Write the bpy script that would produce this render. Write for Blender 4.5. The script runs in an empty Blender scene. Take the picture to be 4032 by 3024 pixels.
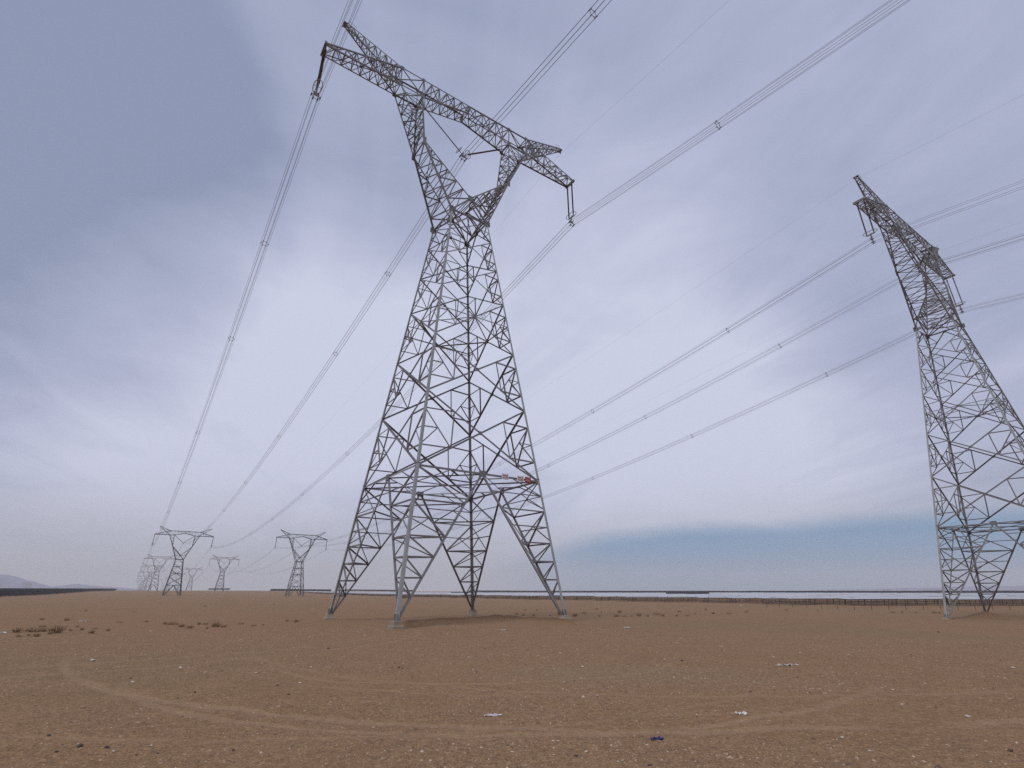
import bpy, math, random
import numpy as np
from mathutils import Vector, Matrix

random.seed(7)
rng = np.random.default_rng(11)
scene = bpy.context.scene
COL = scene.collection
R = math.radians

# ------------------------------------------------------------------ camera
EYE = 1.6
PITCH, ROLL = 0.3823, -0.00152
cam_d = bpy.data.cameras.new("camera")
cam = bpy.data.objects.new("camera", cam_d)
COL.objects.link(cam)
cam_d.sensor_fit = 'HORIZONTAL'
cam_d.sensor_width = 36.0
cam_d.lens = 36.0 * 2026.79 / 4032.0
cam_d.clip_start = 0.1
cam_d.clip_end = 30000
_fw = Vector((0, math.cos(PITCH), math.sin(PITCH)))
_up = Vector((0, -math.sin(PITCH), math.cos(PITCH)))
_r = Vector((1, 0, 0))
_c, _s = math.cos(ROLL), math.sin(ROLL)
_r2 = _r * _c + _up * _s
_u2 = _up * _c - _r * _s
cam.matrix_world = Matrix(((_r2.x, _u2.x, -_fw.x, 0), (_r2.y, _u2.y, -_fw.y, 0), (_r2.z, _u2.z, -_fw.z, EYE), (0, 0, 0, 1)))
scene.camera = cam

# ------------------------------------------------------------------ light, sky, exposure
SUN_EL, SUN_AZ = R(58), R(215)          # azimuth clockwise from +Y
sun_dir = Vector((math.sin(SUN_AZ) * math.cos(SUN_EL), math.cos(SUN_AZ) * math.cos(SUN_EL), math.sin(SUN_EL)))
sd = bpy.data.lights.new("sun", 'SUN')
sd.energy = 1.3
sd.angle = R(14)
sd.color = (1.0, 0.96, 0.90)
sun = bpy.data.objects.new("sun", sd)
COL.objects.link(sun)
sun.rotation_euler = sun_dir.to_track_quat('Z', 'Y').to_euler()
scene.view_settings.view_transform = 'Standard'
scene.view_settings.look = 'None'
scene.view_settings.gamma = 1.0
scene.view_settings.exposure = 0.0
scene.view_settings.use_curve_mapping = False
scene.cycles.max_bounces = 6
scene.cycles.volume_bounces = 1
scene.cycles.use_denoising = False


class NT:
    """small helper to write node trees"""
    def __init__(self, tree):
        self.t = tree
        self.n = tree.nodes
        self.l = tree.links

    def node(self, typ, **kw):
        nd = self.n.new(typ)
        for k, v in kw.items():
            setattr(nd, k, v)
        return nd

    def put(self, sock, v):
        if hasattr(v, 'links'):
            self.l.new(v, sock)
        else:
            sock.default_value = v

    def m(self, op, a, b=0.0, c=None, clamp=False):
        nd = self.node('ShaderNodeMath', operation=op, use_clamp=clamp)
        self.put(nd.inputs[0], a)
        self.put(nd.inputs[1], b)
        if c is not None:
            self.put(nd.inputs[2], c)
        return nd.outputs[0]

    def vm(self, op, a, b=(0, 0, 0)):
        nd = self.node('ShaderNodeVectorMath', operation=op)
        self.put(nd.inputs[0], a)
        if op == 'SCALE':
            self.put(nd.inputs['Scale'], b)
        else:
            self.put(nd.inputs[1], b)
        return nd.outputs['Value'] if op in ('DOT_PRODUCT', 'LENGTH', 'DISTANCE') else nd.outputs[0]

    def mix(self, f, a, b):
        nd = self.node('ShaderNodeMix', data_type='RGBA')
        self.put(nd.inputs[0], f)
        self.put(nd.inputs[6], a)
        self.put(nd.inputs[7], b)
        return nd.outputs[2]

    def sm(self, v, lo, hi, a=0.0, b=1.0):
        nd = self.node('ShaderNodeMapRange', interpolation_type='SMOOTHSTEP')
        self.put(nd.inputs[0], v)
        for i, x in ((1, lo), (2, hi), (3, a), (4, b)):
            nd.inputs[i].default_value = x
        return nd.outputs[0]

    def noise(self, vec, scale, detail=4.0, rough=0.55, dist=0.0, out=0):
        nd = self.node('ShaderNodeTexNoise')
        if vec is not None:
            self.l.new(vec, nd.inputs['Vector'])
        nd.inputs['Scale'].default_value = scale
        nd.inputs['Detail'].default_value = detail
        nd.inputs['Roughness'].default_value = rough
        nd.inputs['Distortion'].default_value = dist
        return nd.outputs[out]

    def comb(self, x, y, z=0.0):
        nd = self.node('ShaderNodeCombineXYZ')
        for i, v in enumerate((x, y, z)):
            self.put(nd.inputs[i], v)
        return nd.outputs[0]

    def sep(self, v):
        nd = self.node('ShaderNodeSeparateXYZ')
        self.l.new(v, nd.inputs[0])
        return nd.outputs


def c4(c):
    return (c[0], c[1], c[2], 1.0)


SKY_STRENGTH = 0.1
world = bpy.data.worlds.new("World")
scene.world = world
world.use_nodes = True
W = NT(world.node_tree)
W.n.clear()
sky = W.node('ShaderNodeTexSky', sky_type='NISHITA')
sky.sun_disc = False
sky.sun_elevation = SUN_EL
sky.sun_rotation = SUN_AZ
sky.air_density = 1.2
sky.dust_density = 1.0
sky.ozone_density = 2.0
tc = W.node('ShaderNodeTexCoord')
D = tc.outputs['Generated']
dx, dy, dz = W.sep(D)
zc = W.m('MAXIMUM', W.m('ADD', dz, 0.10), 0.04)
px = W.m('DIVIDE', dx, zc)
py = W.m('DIVIDE', dy, zc)
# cloud deck coordinates, streets running roughly along the wind
ca, sa = math.cos(R(104)), math.sin(R(104))
qx = W.m('ADD', W.m('MULTIPLY', px, ca), W.m('MULTIPLY', py, sa))
qy = W.m('SUBTRACT', W.m('MULTIPLY', py, ca), W.m('MULTIPLY', px, sa))
pv = W.comb(W.m('MULTIPLY', qx, 0.34), qy, 3.7)
n1 = W.noise(pv, 0.85, 3.0, 0.5, 0.4)
n2 = W.noise(pv, 2.1, 6.0, 0.56, 0.9)
n3 = W.noise(W.vm('MULTIPLY', D, (0.8, 0.8, 2.2)), 3.6, 7.0, 0.58, 0.5)


def lobe(d, lo, hi):
    v = Vector(d).normalized()
    return W.sm(W.vm('DOT_PRODUCT', D, tuple(v)), lo, hi)


# thickness of the overcast: slate bank high on the left and overhead, thin bright veil at mid height
t = W.m('MULTIPLY_ADD', W.m('SUBTRACT', n1, 0.5), 0.45, 0.44)
t = W.m('ADD', t, W.m('MULTIPLY', W.m('SUBTRACT', n2, 0.5), 0.50))
t = W.m('ADD', t, W.m('MULTIPLY', W.m('SUBTRACT', n3, 0.5), 0.44))
for d_, lo_, hi_, a_ in (((-0.70, 0.50, 0.51), 0.90, 0.985, 0.46), ((-0.30, 0.42, 0.86), 0.74, 0.98, 0.22),
                         ((-0.47, 0.81, 0.35), 0.915, 0.99, -0.40), ((0.10, 0.88, 0.43), 0.87, 0.99, -0.27),
                         ((0.36, 0.91, 0.20), 0.93, 0.995, -0.26), ((0.70, 0.40, 0.60), 0.75, 0.98, 0.10)):
    t = W.m('ADD', t, W.m('MULTIPLY', lobe(d_, lo_, hi_), a_))
ramp = W.node('ShaderNodeValToRGB')
W.l.new(t, ramp.inputs[0])
cr = ramp.color_ramp
cr.elements[0].position = 0.10
cr.elements[0].color = c4((0.615, 0.645, 0.805))
cr.elements[1].position = 0.85
cr.elements[1].color = c4((0.262, 0.310, 0.455))
e = cr.elements.new(0.42)
e.color = c4((0.440, 0.475, 0.645))
cloud = W.vm('SCALE', ramp.outputs[0], 1.0 / SKY_STRENGTH)
# pale murk close to the horizon
mk = W.sm(W.m('ADD', dz, W.m('MULTIPLY', W.m('SUBTRACT', n3, 0.5), 0.10)), 0.02, 0.20, 0.9, 0.0)
cloud = W.mix(mk, cloud, c4(tuple(v / SKY_STRENGTH for v in (0.445, 0.475, 0.565))))
# the deck ends towards the right: clear sky shows under its edge
az = W.m('ARCTAN2', dx, dy)
edge = W.m('ADD', dz, W.m('MULTIPLY', W.m('SUBTRACT', n3, 0.5), 0.05))
edge = W.m('SUBTRACT', edge, W.sm(az, -0.26, 0.30, 0.0, 0.103))
gap = W.m('MULTIPLY', W.sm(edge, -0.020, 0.016, 1.0, 0.0), W.sm(az, -0.14, 0.20))
clear = W.mix(0.93, sky.outputs[0], c4(tuple(v / SKY_STRENGTH for v in (0.155, 0.30, 0.50))))
skycol = W.mix(gap, cloud, clear)
bg = W.node('ShaderNodeBackground')
W.l.new(skycol, bg.inputs[0])
bg.inputs[1].default_value = SKY_STRENGTH
wo = W.node('ShaderNodeOutputWorld')
W.l.new(bg.outputs[0], wo.inputs[0])


# ------------------------------------------------------------------ materials
def new_mat(name):
    m = bpy.data.materials.new(name)
    m.use_nodes = True
    T = NT(m.node_tree)
    b = T.n['Principled BSDF']
    return m, T, b


def simple(name, col, rough=0.6, metal=0.0, var=0.15, scale=6.0, bump=0.0, coat=False):
    m, T, b = new_mat(name)
    tcn = T.node('ShaderNodeTexCoord')
    oi = T.node('ShaderNodeObjectInfo')
    n = T.noise(tcn.outputs['Object'], scale, 5.0, 0.6)
    f = T.m('MULTIPLY_ADD', T.m('SUBTRACT', n, 0.5), 2 * var, 1.0)
    f = T.m('MULTIPLY', f, T.m('MULTIPLY_ADD', oi.outputs['Random'], var, 1.0 - var / 2))
    cc = T.vm('SCALE', c4(col)[:3], f)
    T.l.new(cc, b.inputs['Base Color'])
    b.inputs['Roughness'].default_value = rough
    b.inputs['Metallic'].default_value = metal
    if bump:
        bp = T.node('ShaderNodeBump')
        bp.inputs['Strength'].default_value = bump
        bp.inputs['Distance'].default_value = 0.02
        T.l.new(T.noise(tcn.outputs['Object'], scale * 6, 6.0, 0.65), bp.inputs['Height'])
        T.l.new(bp.outputs[0], b.inputs['Normal'])
    return m


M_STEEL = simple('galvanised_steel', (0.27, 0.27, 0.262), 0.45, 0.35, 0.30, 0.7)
M_LEG_LIT = simple('leg_steel_lit', (0.36, 0.375, 0.36), 0.5, 0.25, 0.22, 0.7)  # lighter copy of the steel: daylight on the legs painted into the colour
M_BRACE_SHADE = simple('bracing_steel_shaded', (0.205, 0.197, 0.19), 0.5, 0.25, 0.30, 0.7)  # darker copy of the steel: shade on the undersides painted into the colour
M_STEELF = simple('weathered_steel', (0.10, 0.095, 0.10), 0.5, 0.2, 0.2, 0.5)
M_PLATE = simple('plate_steel', (0.19, 0.195, 0.185), 0.5, 0.3, 0.25, 2.0)
M_RUST = simple('rusted_steel', (0.23, 0.085, 0.035), 0.8, 0.0, 0.4, 5.0)
M_INS = simple('silicone_rubber', (0.085, 0.022, 0.022), 0.45, 0.0, 0.2, 3.0)
M_ALU = simple('aluminium_wire', (0.27, 0.27, 0.285), 0.5, 0.3, 0.1, 0.4)
M_RING = simple('aluminium_ring', (0.30, 0.31, 0.31), 0.4, 0.6, 0.15, 4.0)
M_CONC = simple('concrete', (0.37, 0.31, 0.23), 0.9, 0.0, 0.25, 3.0, 0.6)
M_SIGNW = simple('sign_white', (0.78, 0.74, 0.74), 0.5, 0.0, 0.08, 3.0)
M_SIGNR = simple('sign_red', (0.40, 0.025, 0.030), 0.45, 0.0, 0.12, 3.0)
M_TXTR = simple('letter_red', (0.45, 0.08, 0.09), 0.5, 0.0, 0.1, 3.0)
M_TXTW = simple('letter_white', (0.72, 0.55, 0.55), 0.5, 0.0, 0.1, 3.0)
M_TWIG = simple('dry_twig', (0.40, 0.27, 0.165), 0.9, 0.0, 0.4, 2.0)
M_FILM = simple('white_plastic', (0.72, 0.71, 0.70), 0.45, 0.0, 0.12, 8.0)
M_CLOTH = simple('grey_white_cloth', (0.55, 0.50, 0.44), 0.8, 0.0, 0.25, 6.0)
M_BLUE = simple('blue_plastic', (0.018, 0.016, 0.16), 0.4, 0.0, 0.3, 8.0)
M_PALE = simple('pale_stone', (0.55, 0.49, 0.41), 0.85, 0.0, 0.2, 10.0, 0.4)
M_DARK = simple('dark_stone', (0.09, 0.066, 0.052), 0.8, 0.0, 0.3, 10.0, 0.4)
M_POST = simple('dark_post', (0.055, 0.045, 0.042), 0.7, 0.1, 0.2, 2.0)
M_FRAME = simple('mount_steel', (0.10, 0.085, 0.08), 0.6, 0.3, 0.2, 2.0)
M_CAB = simple('cabinet_paint', (0.52, 0.54, 0.53), 0.5, 0.0, 0.06, 1.0)
M_HILL = simple('haze_blue_rock', (0.13, 0.17, 0.34), 0.95, 0.0, 0.2, 0.004)  # blue fade of distance haze painted into the rock colour


def panel_mat():
    m, T, b = new_mat('solar_glass')
    tcn = T.node('ShaderNodeTexCoord')
    br = T.node('ShaderNodeTexBrick')
    br.offset = 0.0
    T.l.new(tcn.outputs['Object'], br.inputs['Vector'])
    br.inputs['Scale'].default_value = 1.0
    br.inputs['Color1'].default_value = c4((0.012, 0.015, 0.034))
    br.inputs['Color2'].default_value = c4((0.017, 0.019, 0.040))
    br.inputs['Mortar'].default_value = c4((0.20, 0.20, 0.21))
    br.inputs['Mortar Size'].default_value = 0.012
    br.inputs['Brick Width'].default_value = 1.0
    br.inputs['Row Height'].default_value = 1.65
    T.l.new(br.outputs[0], b.inputs['Base Color'])
    b.inputs['Roughness'].default_value = 0.16
    b.inputs['IOR'].default_value = 1.5
    return m


M_PANEL = panel_mat()
M_SKYGLASS = simple('sky_pale_solar_glass', (0.39, 0.395, 0.40), 0.30, 0.0, 0.30, 0.05)  # grazing sky reflection painted in as a pale base colour
M_BACK = simple('dark_solar_face', (0.010, 0.009, 0.014), 0.9, 0.0, 0.3, 0.2)
M_BACK.node_tree.nodes['Principled BSDF'].inputs['Specular IOR Level'].default_value = 0.08


TRACKS = ((-1.13, 16.93, 5.5, 0.14, 16.5, 0.85), (0.31, 18.36, 8.1, 0.10, 15.0, 0.6),
          (2.63, 25.12, 17.4, 0.20, 17.5, 0.85), (-0.24, 16.2, 8.66, 0.17, 13.0, 0.8),
          (-3.87, 19.47, 12.19, 0.13, 13.0, 0.5), (4.5, 24.0, 14.0, 0.16, 22.0, 0.5),
          (-22.0, 26.0, 17.5, 0.2, 40.0, 0.55), (-22.0, 26.0, 15.7, 0.2, 40.0, 0.5))


def ground_mat():
    m, T, b = new_mat('desert_soil')
    geo = T.node('ShaderNodeNewGeometry')
    P_ = geo.outputs['Position']
    x, y, z = T.sep(P_)
    flat = T.comb(x, y, 0.0)
    big = T.noise(flat, 0.11, 4.0, 0.55, 0.4)
    big2 = T.noise(T.vm('ADD', flat, (41.0, 7.0, 0.0)), 0.035, 3.0, 0.5)
    mid = T.noise(flat, 0.9, 5.0, 0.6)
    col = T.mix(T.sm(big, 0.35, 0.68), c4((0.252, 0.148, 0.076)), c4((0.266, 0.157, 0.083)))
    col = T.mix(T.sm(big2, 0.45, 0.66), col, c4((0.238, 0.152, 0.078)))
    col = T.mix(T.sm(mid, 0.38, 0.70, 0.0, 0.60), col, c4((0.303, 0.181, 0.096)))
    # grain: gravel seen as small light and dark flecks
    v1 = T.node('ShaderNodeTexVoronoi')
    T.l.new(flat, v1.inputs['Vector'])
    v1.inputs['Scale'].default_value = 22.0
    fl = T.sep(v1.outputs['Color'])[0]
    d1 = T.sm(v1.outputs['Distance'], 0.18, 0.42, 1.0, 0.0)
    col = T.mix(T.m('MULTIPLY', d1, T.sm(fl, 0.84, 0.96, 0.0, 0.55)), col, c4((0.525, 0.385, 0.225)))
    col = T.mix(T.m('MULTIPLY', d1, T.sm(fl, 0.02, 0.20, 0.60, 0.0)), col, c4((0.101, 0.061, 0.034)))
    gr = T.noise(flat, 34.0, 4.0, 0.7)
    gg = T.noise(flat, 5.0, 5.0, 0.7)
    shade = T.m('MULTIPLY', T.m('MULTIPLY', T.sm(gr, 0.28, 0.72, 0.66, 1.34), T.sm(T.noise(flat, 13.0, 4.0, 0.65), 0.3, 0.7, 0.80, 1.20)), T.sm(gg, 0.3, 0.7, 0.86, 1.14))
    col = T.vm('MULTIPLY', col, T.comb(shade, shade, shade))
    # wheel marks of turning vehicles: compacted, paler and smoother sand
    wob = T.m('MULTIPLY', T.m('SUBTRACT', T.noise(flat, 0.5, 3.0), 0.5), 0.5)
    brk = T.sm(T.noise(flat, 0.45, 4.0, 0.6), 0.26, 0.50)
    tr = None
    for cx, cy, rad, w, ymax, k in TRACKS:
        dd = T.vm('DISTANCE', flat, (cx, cy, 0.0))
        e_ = T.m('ABSOLUTE', T.m('SUBTRACT', T.m('ADD', dd, wob), rad))
        s_ = T.sm(e_, w * 0.25, w * 1.0, k, 0.0)
        s_ = T.m('MULTIPLY', s_, T.sm(y, ymax - 4.5, ymax + 0.5, 1.0, 0.0))
        tr = s_ if tr is None else T.m('MAXIMUM', tr, s_)
    tr = T.m('MULTIPLY', tr, brk)
    col = T.mix(T.m('MULTIPLY', tr, 0.37), col, c4((0.385, 0.262, 0.168)))
    # grey gravel spread on part of the track
    at = T.node('ShaderNodeAttribute', attribute_name='damp')
    col = T.mix(T.m('MULTIPLY', at.outputs['Fac'], T.sm(mid, 0.2, 0.5, 0.6, 1.0)), col, c4((0.137, 0.071, 0.037)))
    g1 = T.sm(T.vm('DISTANCE', T.vm('MULTIPLY', flat, (1.0, 1.6, 0.0)), (2.6, 21.0, 0.0)), 1.0, 4.2, 0.5, 0.0)
    col = T.mix(T.m('MULTIPLY', g1, T.sm(gg, 0.35, 0.6)), col, c4((0.267, 0.207, 0.125)))
    T.l.new(col, b.inputs['Base Color'])
    b.inputs['Roughness'].default_value = 0.95
    b.inputs['Specular IOR Level'].default_value = 0.15
    bp = T.node('ShaderNodeBump')
    bp.inputs['Strength'].default_value = 0.55
    bp.inputs['Distance'].default_value = 0.035
    hgt = T.m('ADD', T.m('MULTIPLY', gr, 0.5), T.m('ADD', T.m('MULTIPLY', d1, 0.35), T.m('MULTIPLY', gg, 0.9)))
    hgt = T.m('SUBTRACT', T.m('MULTIPLY', hgt, T.m('SUBTRACT', 1.0, T.m('MULTIPLY', tr, 0.6))), T.m('MULTIPLY', tr, 1.2))
    T.l.new(hgt, bp.inputs['Height'])
    T.l.new(bp.outputs[0], b.inputs['Normal'])
    return m


def pebble_mat():
    m, T, b = new_mat('gravel_stone')
    geo = T.node('ShaderNodeNewGeometry')
    rnd = geo.outputs['Random Per Island']
    rp = T.node('ShaderNodeValToRGB')
    T.l.new(rnd, rp.inputs[0])
    r_ = rp.color_ramp
    r_.elements[0].position = 0.0
    r_.elements[0].color = c4((0.139, 0.085, 0.051))
    r_.elements[1].position = 1.0
    r_.elements[1].color = c4((0.56, 0.465, 0.35))
    for p, c in ((0.10, (0.190, 0.115, 0.068)), (0.45, (0.270, 0.162, 0.089)), (0.84, (0.340, 0.211, 0.119)), (0.95, (0.390, 0.270, 0.175))):
        q = r_.elements.new(p)
        q.color = c4(c)
    T.l.new(rp.outputs[0], b.inputs['Base Color'])
    b.inputs['Roughness'].default_value = 0.85
    return m


M_GROUND = ground_mat()
M_PEBBLE = pebble_mat()


# ------------------------------------------------------------------ mesh helpers
def mesh_obj(name, verts, faces, mat, parent=None, smooth=False):
    me = bpy.data.meshes.new(name)
    me.from_pydata([tuple(v) for v in verts], [], faces)
    me.materials.append(mat)
    if smooth:
        me.polygons.foreach_set('use_smooth', [True] * len(me.polygons))
    o = bpy.data.objects.new(name, me)
    COL.objects.link(o)
    if parent is not None:
        o.parent = parent
    return o


def empty(name, loc=(0, 0, 0), rz=0.0):
    o = bpy.data.objects.new(name, None)
    o.empty_display_size = 0.5
    COL.objects.link(o)
    o.location = loc
    o.rotation_euler = (0, 0, rz)
    return o


def tag(o, label=None, cat=None, group=None, kind=None):
    if label:
        o['label'] = label
    if cat:
        o['category'] = cat
    if group:
        o['group'] = group
    if kind:
        o['kind'] = kind
    return o


def copy_tree(o, parent=None):
    kids = list(o.children)
    c = o.copy()
    COL.objects.link(c)
    c.parent = parent
    for ch in kids:
        copy_tree(ch, c)
    return c


class MB:
    """collects pieces into one mesh"""
    def __init__(self):
        self.v, self.f = [], []

    def add(self, vf):
        o = len(self.v)
        self.v += [tuple(p) for p in vf[0]]
        self.f += [tuple(i + o for i in f) for f in vf[1]]
        return self

    def build(self, name, mat, parent=None, smooth=False):
        return mesh_obj(name, self.v, self.f, mat, parent, smooth)


_k = [0]


def angle(p, q, w, n, ex=0.0):
    """steel angle from p to q: one flange in the face with outward normal n, the other turned inwards"""
    p, q, n = Vector(p), Vector(q), Vector(n)
    a = (q - p).normalized()
    n = n - a * n.dot(a)
    if n.length < 1e-4:
        n = a.orthogonal()
    n.normalize()
    s = a.cross(n)
    _k[0] += 1
    off = n * (0.0023 * (_k[0] % 11) - 0.012) - s * (w * 0.5) * (1 if _k[0] % 2 else -1)
    if not _k[0] % 2:
        s = -s
    th = max(0.012, w * 0.11)
    prof = ((0, 0), (w, 0), (w, th), (th, th), (th, w * 0.9), (0, w * 0.9))
    v = []
    for b in (p - a * ex, q + a * ex):
        for (i, j) in prof:
            v.append(b + off + s * i - n * j)
    f = [(i, (i + 1) % 6, 6 + (i + 1) % 6, 6 + i) for i in range(6)] + [(3, 2, 1, 0), (5, 4, 3, 0), (6, 7, 8, 9), (6, 9, 10, 11)]
    return v, f


def corner_angle(p, q, w, u, vv, w2=None):
    """corner post: heel of the angle outwards, flanges along u and vv"""
    p, q = Vector(p), Vector(q)
    a = (q - p).normalized()
    u = Vector(u)
    vv = Vector(vv)
    u = (u - a * u.dot(a)).normalized()
    vv = (vv - a * vv.dot(a)).normalized()
    v = []
    for b, w_ in ((p, w), (q, w2 or w)):
        th = w_ * 0.13
        for (i, j) in ((0, 0), (w_, 0), (w_, th), (th, th), (th, w_), (0, w_)):
            v.append(b + u * (i - w_ * 0.3) + vv * (j - w_ * 0.3))
    f = [(i, (i + 1) % 6, 6 + (i + 1) % 6, 6 + i) for i in range(6)] + [(3, 2, 1, 0), (5, 4, 3, 0), (6, 7, 8, 9), (6, 9, 10, 11)]
    return v, f


def box(c, sx, sy, sz, ax=None):
    c = Vector(c)
    X, Y, Z = ax if ax else (Vector((1, 0, 0)), Vector((0, 1, 0)), Vector((0, 0, 1)))
    v = [c + X * (i * sx / 2) + Y * (j * sy / 2) + Z * (k * sz / 2) for i in (-1, 1) for j in (-1, 1) for k in (-1, 1)]
    return v, [(0, 1, 3, 2), (4, 6, 7, 5), (0, 4, 5, 1), (2, 3, 7, 6), (0, 2, 6, 4), (1, 5, 7, 3)]


def cham_box(c, sx, sy, sz, b):
    """box with chamfered upright and top edges"""
    v, f = [], []
    rings = ((0, 0.0), (sz - b, 0.0), (sz, b))
    for z, ins in rings:
        hx, hy = sx / 2 - ins, sy / 2 - ins
        for (x, y) in ((hx - b, -hy), (hx, -hy + b), (hx, hy - b), (hx - b, hy), (-hx + b, hy), (-hx, hy - b), (-hx, -hy + b), (-hx + b, -hy)):
            v.append((c[0] + x, c[1] + y, c[2] + z))
    for k in range(2):
        for i in range(8):
            f.append((k * 8 + i, k * 8 + (i + 1) % 8, k * 8 + 8 + (i + 1) % 8, k * 8 + 8 + i))
    f.append(tuple(range(16, 24)))
    f.append(tuple(range(7, -1, -1)))
    return v, f


def tube(pts, r, n=6, closed=False):
    pts = [Vector(p) for p in pts]
    v, f = [], []
    m = len(pts)
    for i, p in enumerate(pts):
        if closed:
            a = (pts[(i + 1) % m] - pts[i - 1]).normalized()
        else:
            a = (pts[min(i + 1, m - 1)] - pts[max(i - 1, 0)]).normalized()
        up = Vector((0, 0, 1)) if abs(a.z) < 0.95 else Vector((1, 0, 0))
        s = a.cross(up).normalized()
        u = s.cross(a)
        for k in range(n):
            t_ = 2 * math.pi * k / n
            v.append(p + s * (math.cos(t_) * r) + u * (math.sin(t_) * r))
    for i in range(m if closed else m - 1):
        j = (i + 1) % m
        for k in range(n):
            f.append((i * n + k, i * n + (k + 1) % n, j * n + (k + 1) % n, j * n + k))
    if not closed:
        f.append(tuple(range(n - 1, -1, -1)))
        f.append(tuple(range((m - 1) * n, m * n)))
    return v, f


# ------------------------------------------------------------------ places of the two lines
YAW = 0.60929
T0 = (-5.1718, 41.8841)
CY, SY = math.cos(YAW), math.sin(YAW)


def line_xy(X, Y):
    """X across the lines, Y along them, origin at the near tower"""
    return (T0[0] + CY * X - SY * Y, T0[1] + SY * X + CY * Y)


# ------------------------------------------------------------------ ground
_ctrl = []
for (x, y, z) in ((0, 0, 0), (0, 12, 0), (-10, 14, 0), (12, 14, 0), (-25, 10, 0), (25, 8, 0), (0, -40, 0), (-60, -60, 0), (60, -60, -0.3)):
    _ctrl.append((x, y, z))
for (X, Y, z) in ((0, 0, -0.36), (-6.4, 6.4, -0.50), (-6.4, -6.4, -0.36), (6.4, 6.4, -0.38), (6.4, -6.4, -0.42), (15, 0, -0.42), (0, 15, -0.42)):
    _ctrl.append(line_xy(X, Y) + (z,))
_ctrl += [(57, 61, -1.55), (48, 62, -1.62), (59, 70, -1.5), (66, 59, -1.5), (40, 50, -1.2), (30, 60, -1.1), (80, 90, -1.6), (90, 60, -1.5), (60, 20, -0.9), (25, 90, -1.3),
          (86, 126, -1.6), (60, 126, -1.6), (140, 126, -1.6), (39, 178, -1.6), (120, 180, -1.6), (0, 243, -1.6), (150, 260, -1.6), (300, 300, -1.6), (0, 400, -1.6), (200, 450, -1.6), (450, 500, -1.6), (100, 620, -1.6), (500, 800, -1.6), (0, 900, -1.2), (-100, 620, -1.4),
          (-128, 456, -1.7), (-132, 336, -1.9), (-197, 321, -1.45), (-120, 200, -1.0), (-60, 120, -0.8), (-150, 260, -1.1), (-60, 300, -1.5),
          (-40, 60, -0.45), (-70, 80, -0.4), (-130, 140, -0.2), (-212, 230, 0.25), (-275, 350, 1.1), (-350, 480, 2.3), (-320, 250, 0.8), (-450, 400, 2.0), (-250, 600, 1.6),
          (-400, 620, 3.0), (-520, 800, 3.4), (-300, 760, 0.8), (-700, 1100, 3.6), (-900, 900, 4.0), (-1300, 2000, 3.6), (0, 1500, -1), (800, 1500, -2), (-500, 1800, 0.5), (1500, 900, -2),
          (-2500, 2500, 2), (0, 3500, -2), (2500, 2500, -2), (-3500, 0, 1), (3500, 0, -1), (0, -3500, 0), (-400, 0, 0.5), (300, 0, -0.8), (0, -400, 0)]
_ctrl = np.array(_ctrl, float)
_csig = 7.0 + 0.20 * np.hypot(_ctrl[:, 0], _ctrl[:, 1])


def vnoise(x, y, seed=0):
    """smooth value noise on numpy arrays, -1..1"""
    xi, yi = np.floor(x).astype(np.int64), np.floor(y).astype(np.int64)
    fx, fy = x - xi, y - yi
    fx, fy = fx * fx * (3 - 2 * fx), fy * fy * (3 - 2 * fy)

    def h(a, b):
        n = (a * 374761393 + b * 668265263 + seed * 1442695041) & 0x7fffffff
        n = ((n ^ (n >> 13)) * 1274126177) & 0x7fffffff
        return ((n ^ (n >> 16)) & 0xffff) / 32767.5 - 1.0
    return (h(xi, yi) * (1 - fx) + h(xi + 1, yi) * fx) * (1 - fy) + (h(xi, yi + 1) * (1 - fx) + h(xi + 1, yi + 1) * fx) * fy


BERM = [(-6.6, 35.9), (-5.6, 38.2), (-4.2, 39.0), (-2.2, 41.6), (-0.3, 43.0), (1.6, 41.6), (3.4, 39.6)]


def seg_dist(x, y, pts):
    d = np.full(np.shape(x), 1e9)
    for (a, b) in zip(pts[:-1], pts[1:]):
        ax, ay = a
        ux, uy = b[0] - ax, b[1] - ay
        tt = np.clip(((x - ax) * ux + (y - ay) * uy) / (ux * ux + uy * uy), 0, 1)
        d = np.minimum(d, np.hypot(x - ax - tt * ux, y - ay - tt * uy))
    return d


def gz(x, y):
    x = np.asarray(x, float)
    y = np.asarray(y, float)
    num = np.zeros(x.shape)
    den = np.zeros(x.shape) + 1e-30
    for (cx, cy, cz), sg in zip(_ctrl, _csig):
        w = np.exp(-np.minimum(((x - cx) ** 2 + (y - cy) ** 2) / (2 * sg * sg), 200.0)) / sg
        num += w * cz
        den += w
    z = num / den
    r = np.hypot(x, y)
    z += 0.035 * vnoise(x * 0.5, y * 0.5, 1) * np.clip(r / 12, 0.35, 1) + 0.015 * vnoise(x * 1.7, y * 1.7, 2)
    z += 0.10 * vnoise(x * 0.11, y * 0.11, 3) * np.clip((r - 12) / 30, 0, 1) * np.clip(1.6 - r / 300, 0.2, 1)
    # heap of dug soil inside the near tower's footprint, mound at the second tower
    db = seg_dist(x, y, BERM)
    z += (0.30 + 0.14 * vnoise(x * 0.8, y * 0.8, 5)) * np.exp(-(db / 1.0) ** 2)
    for (cx, cy, sx, sy, hh) in ((52.6, 62.5, 1.7, 1.5, 0.85), (60.0, 64.0, 6.0, 3.0, 0.45), (70.0, 63.0, 6.0, 4.0, 0.55), (4.3, 14.5, 0.45, 0.3, 0.10)):
        z += hh * np.exp(-((x - cx) / sx) ** 2 - ((y - cy) / sy) ** 2)
    return z


def gz1(x, y):
    return float(gz(np.array([x]), np.array([y]))[0])


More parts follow.
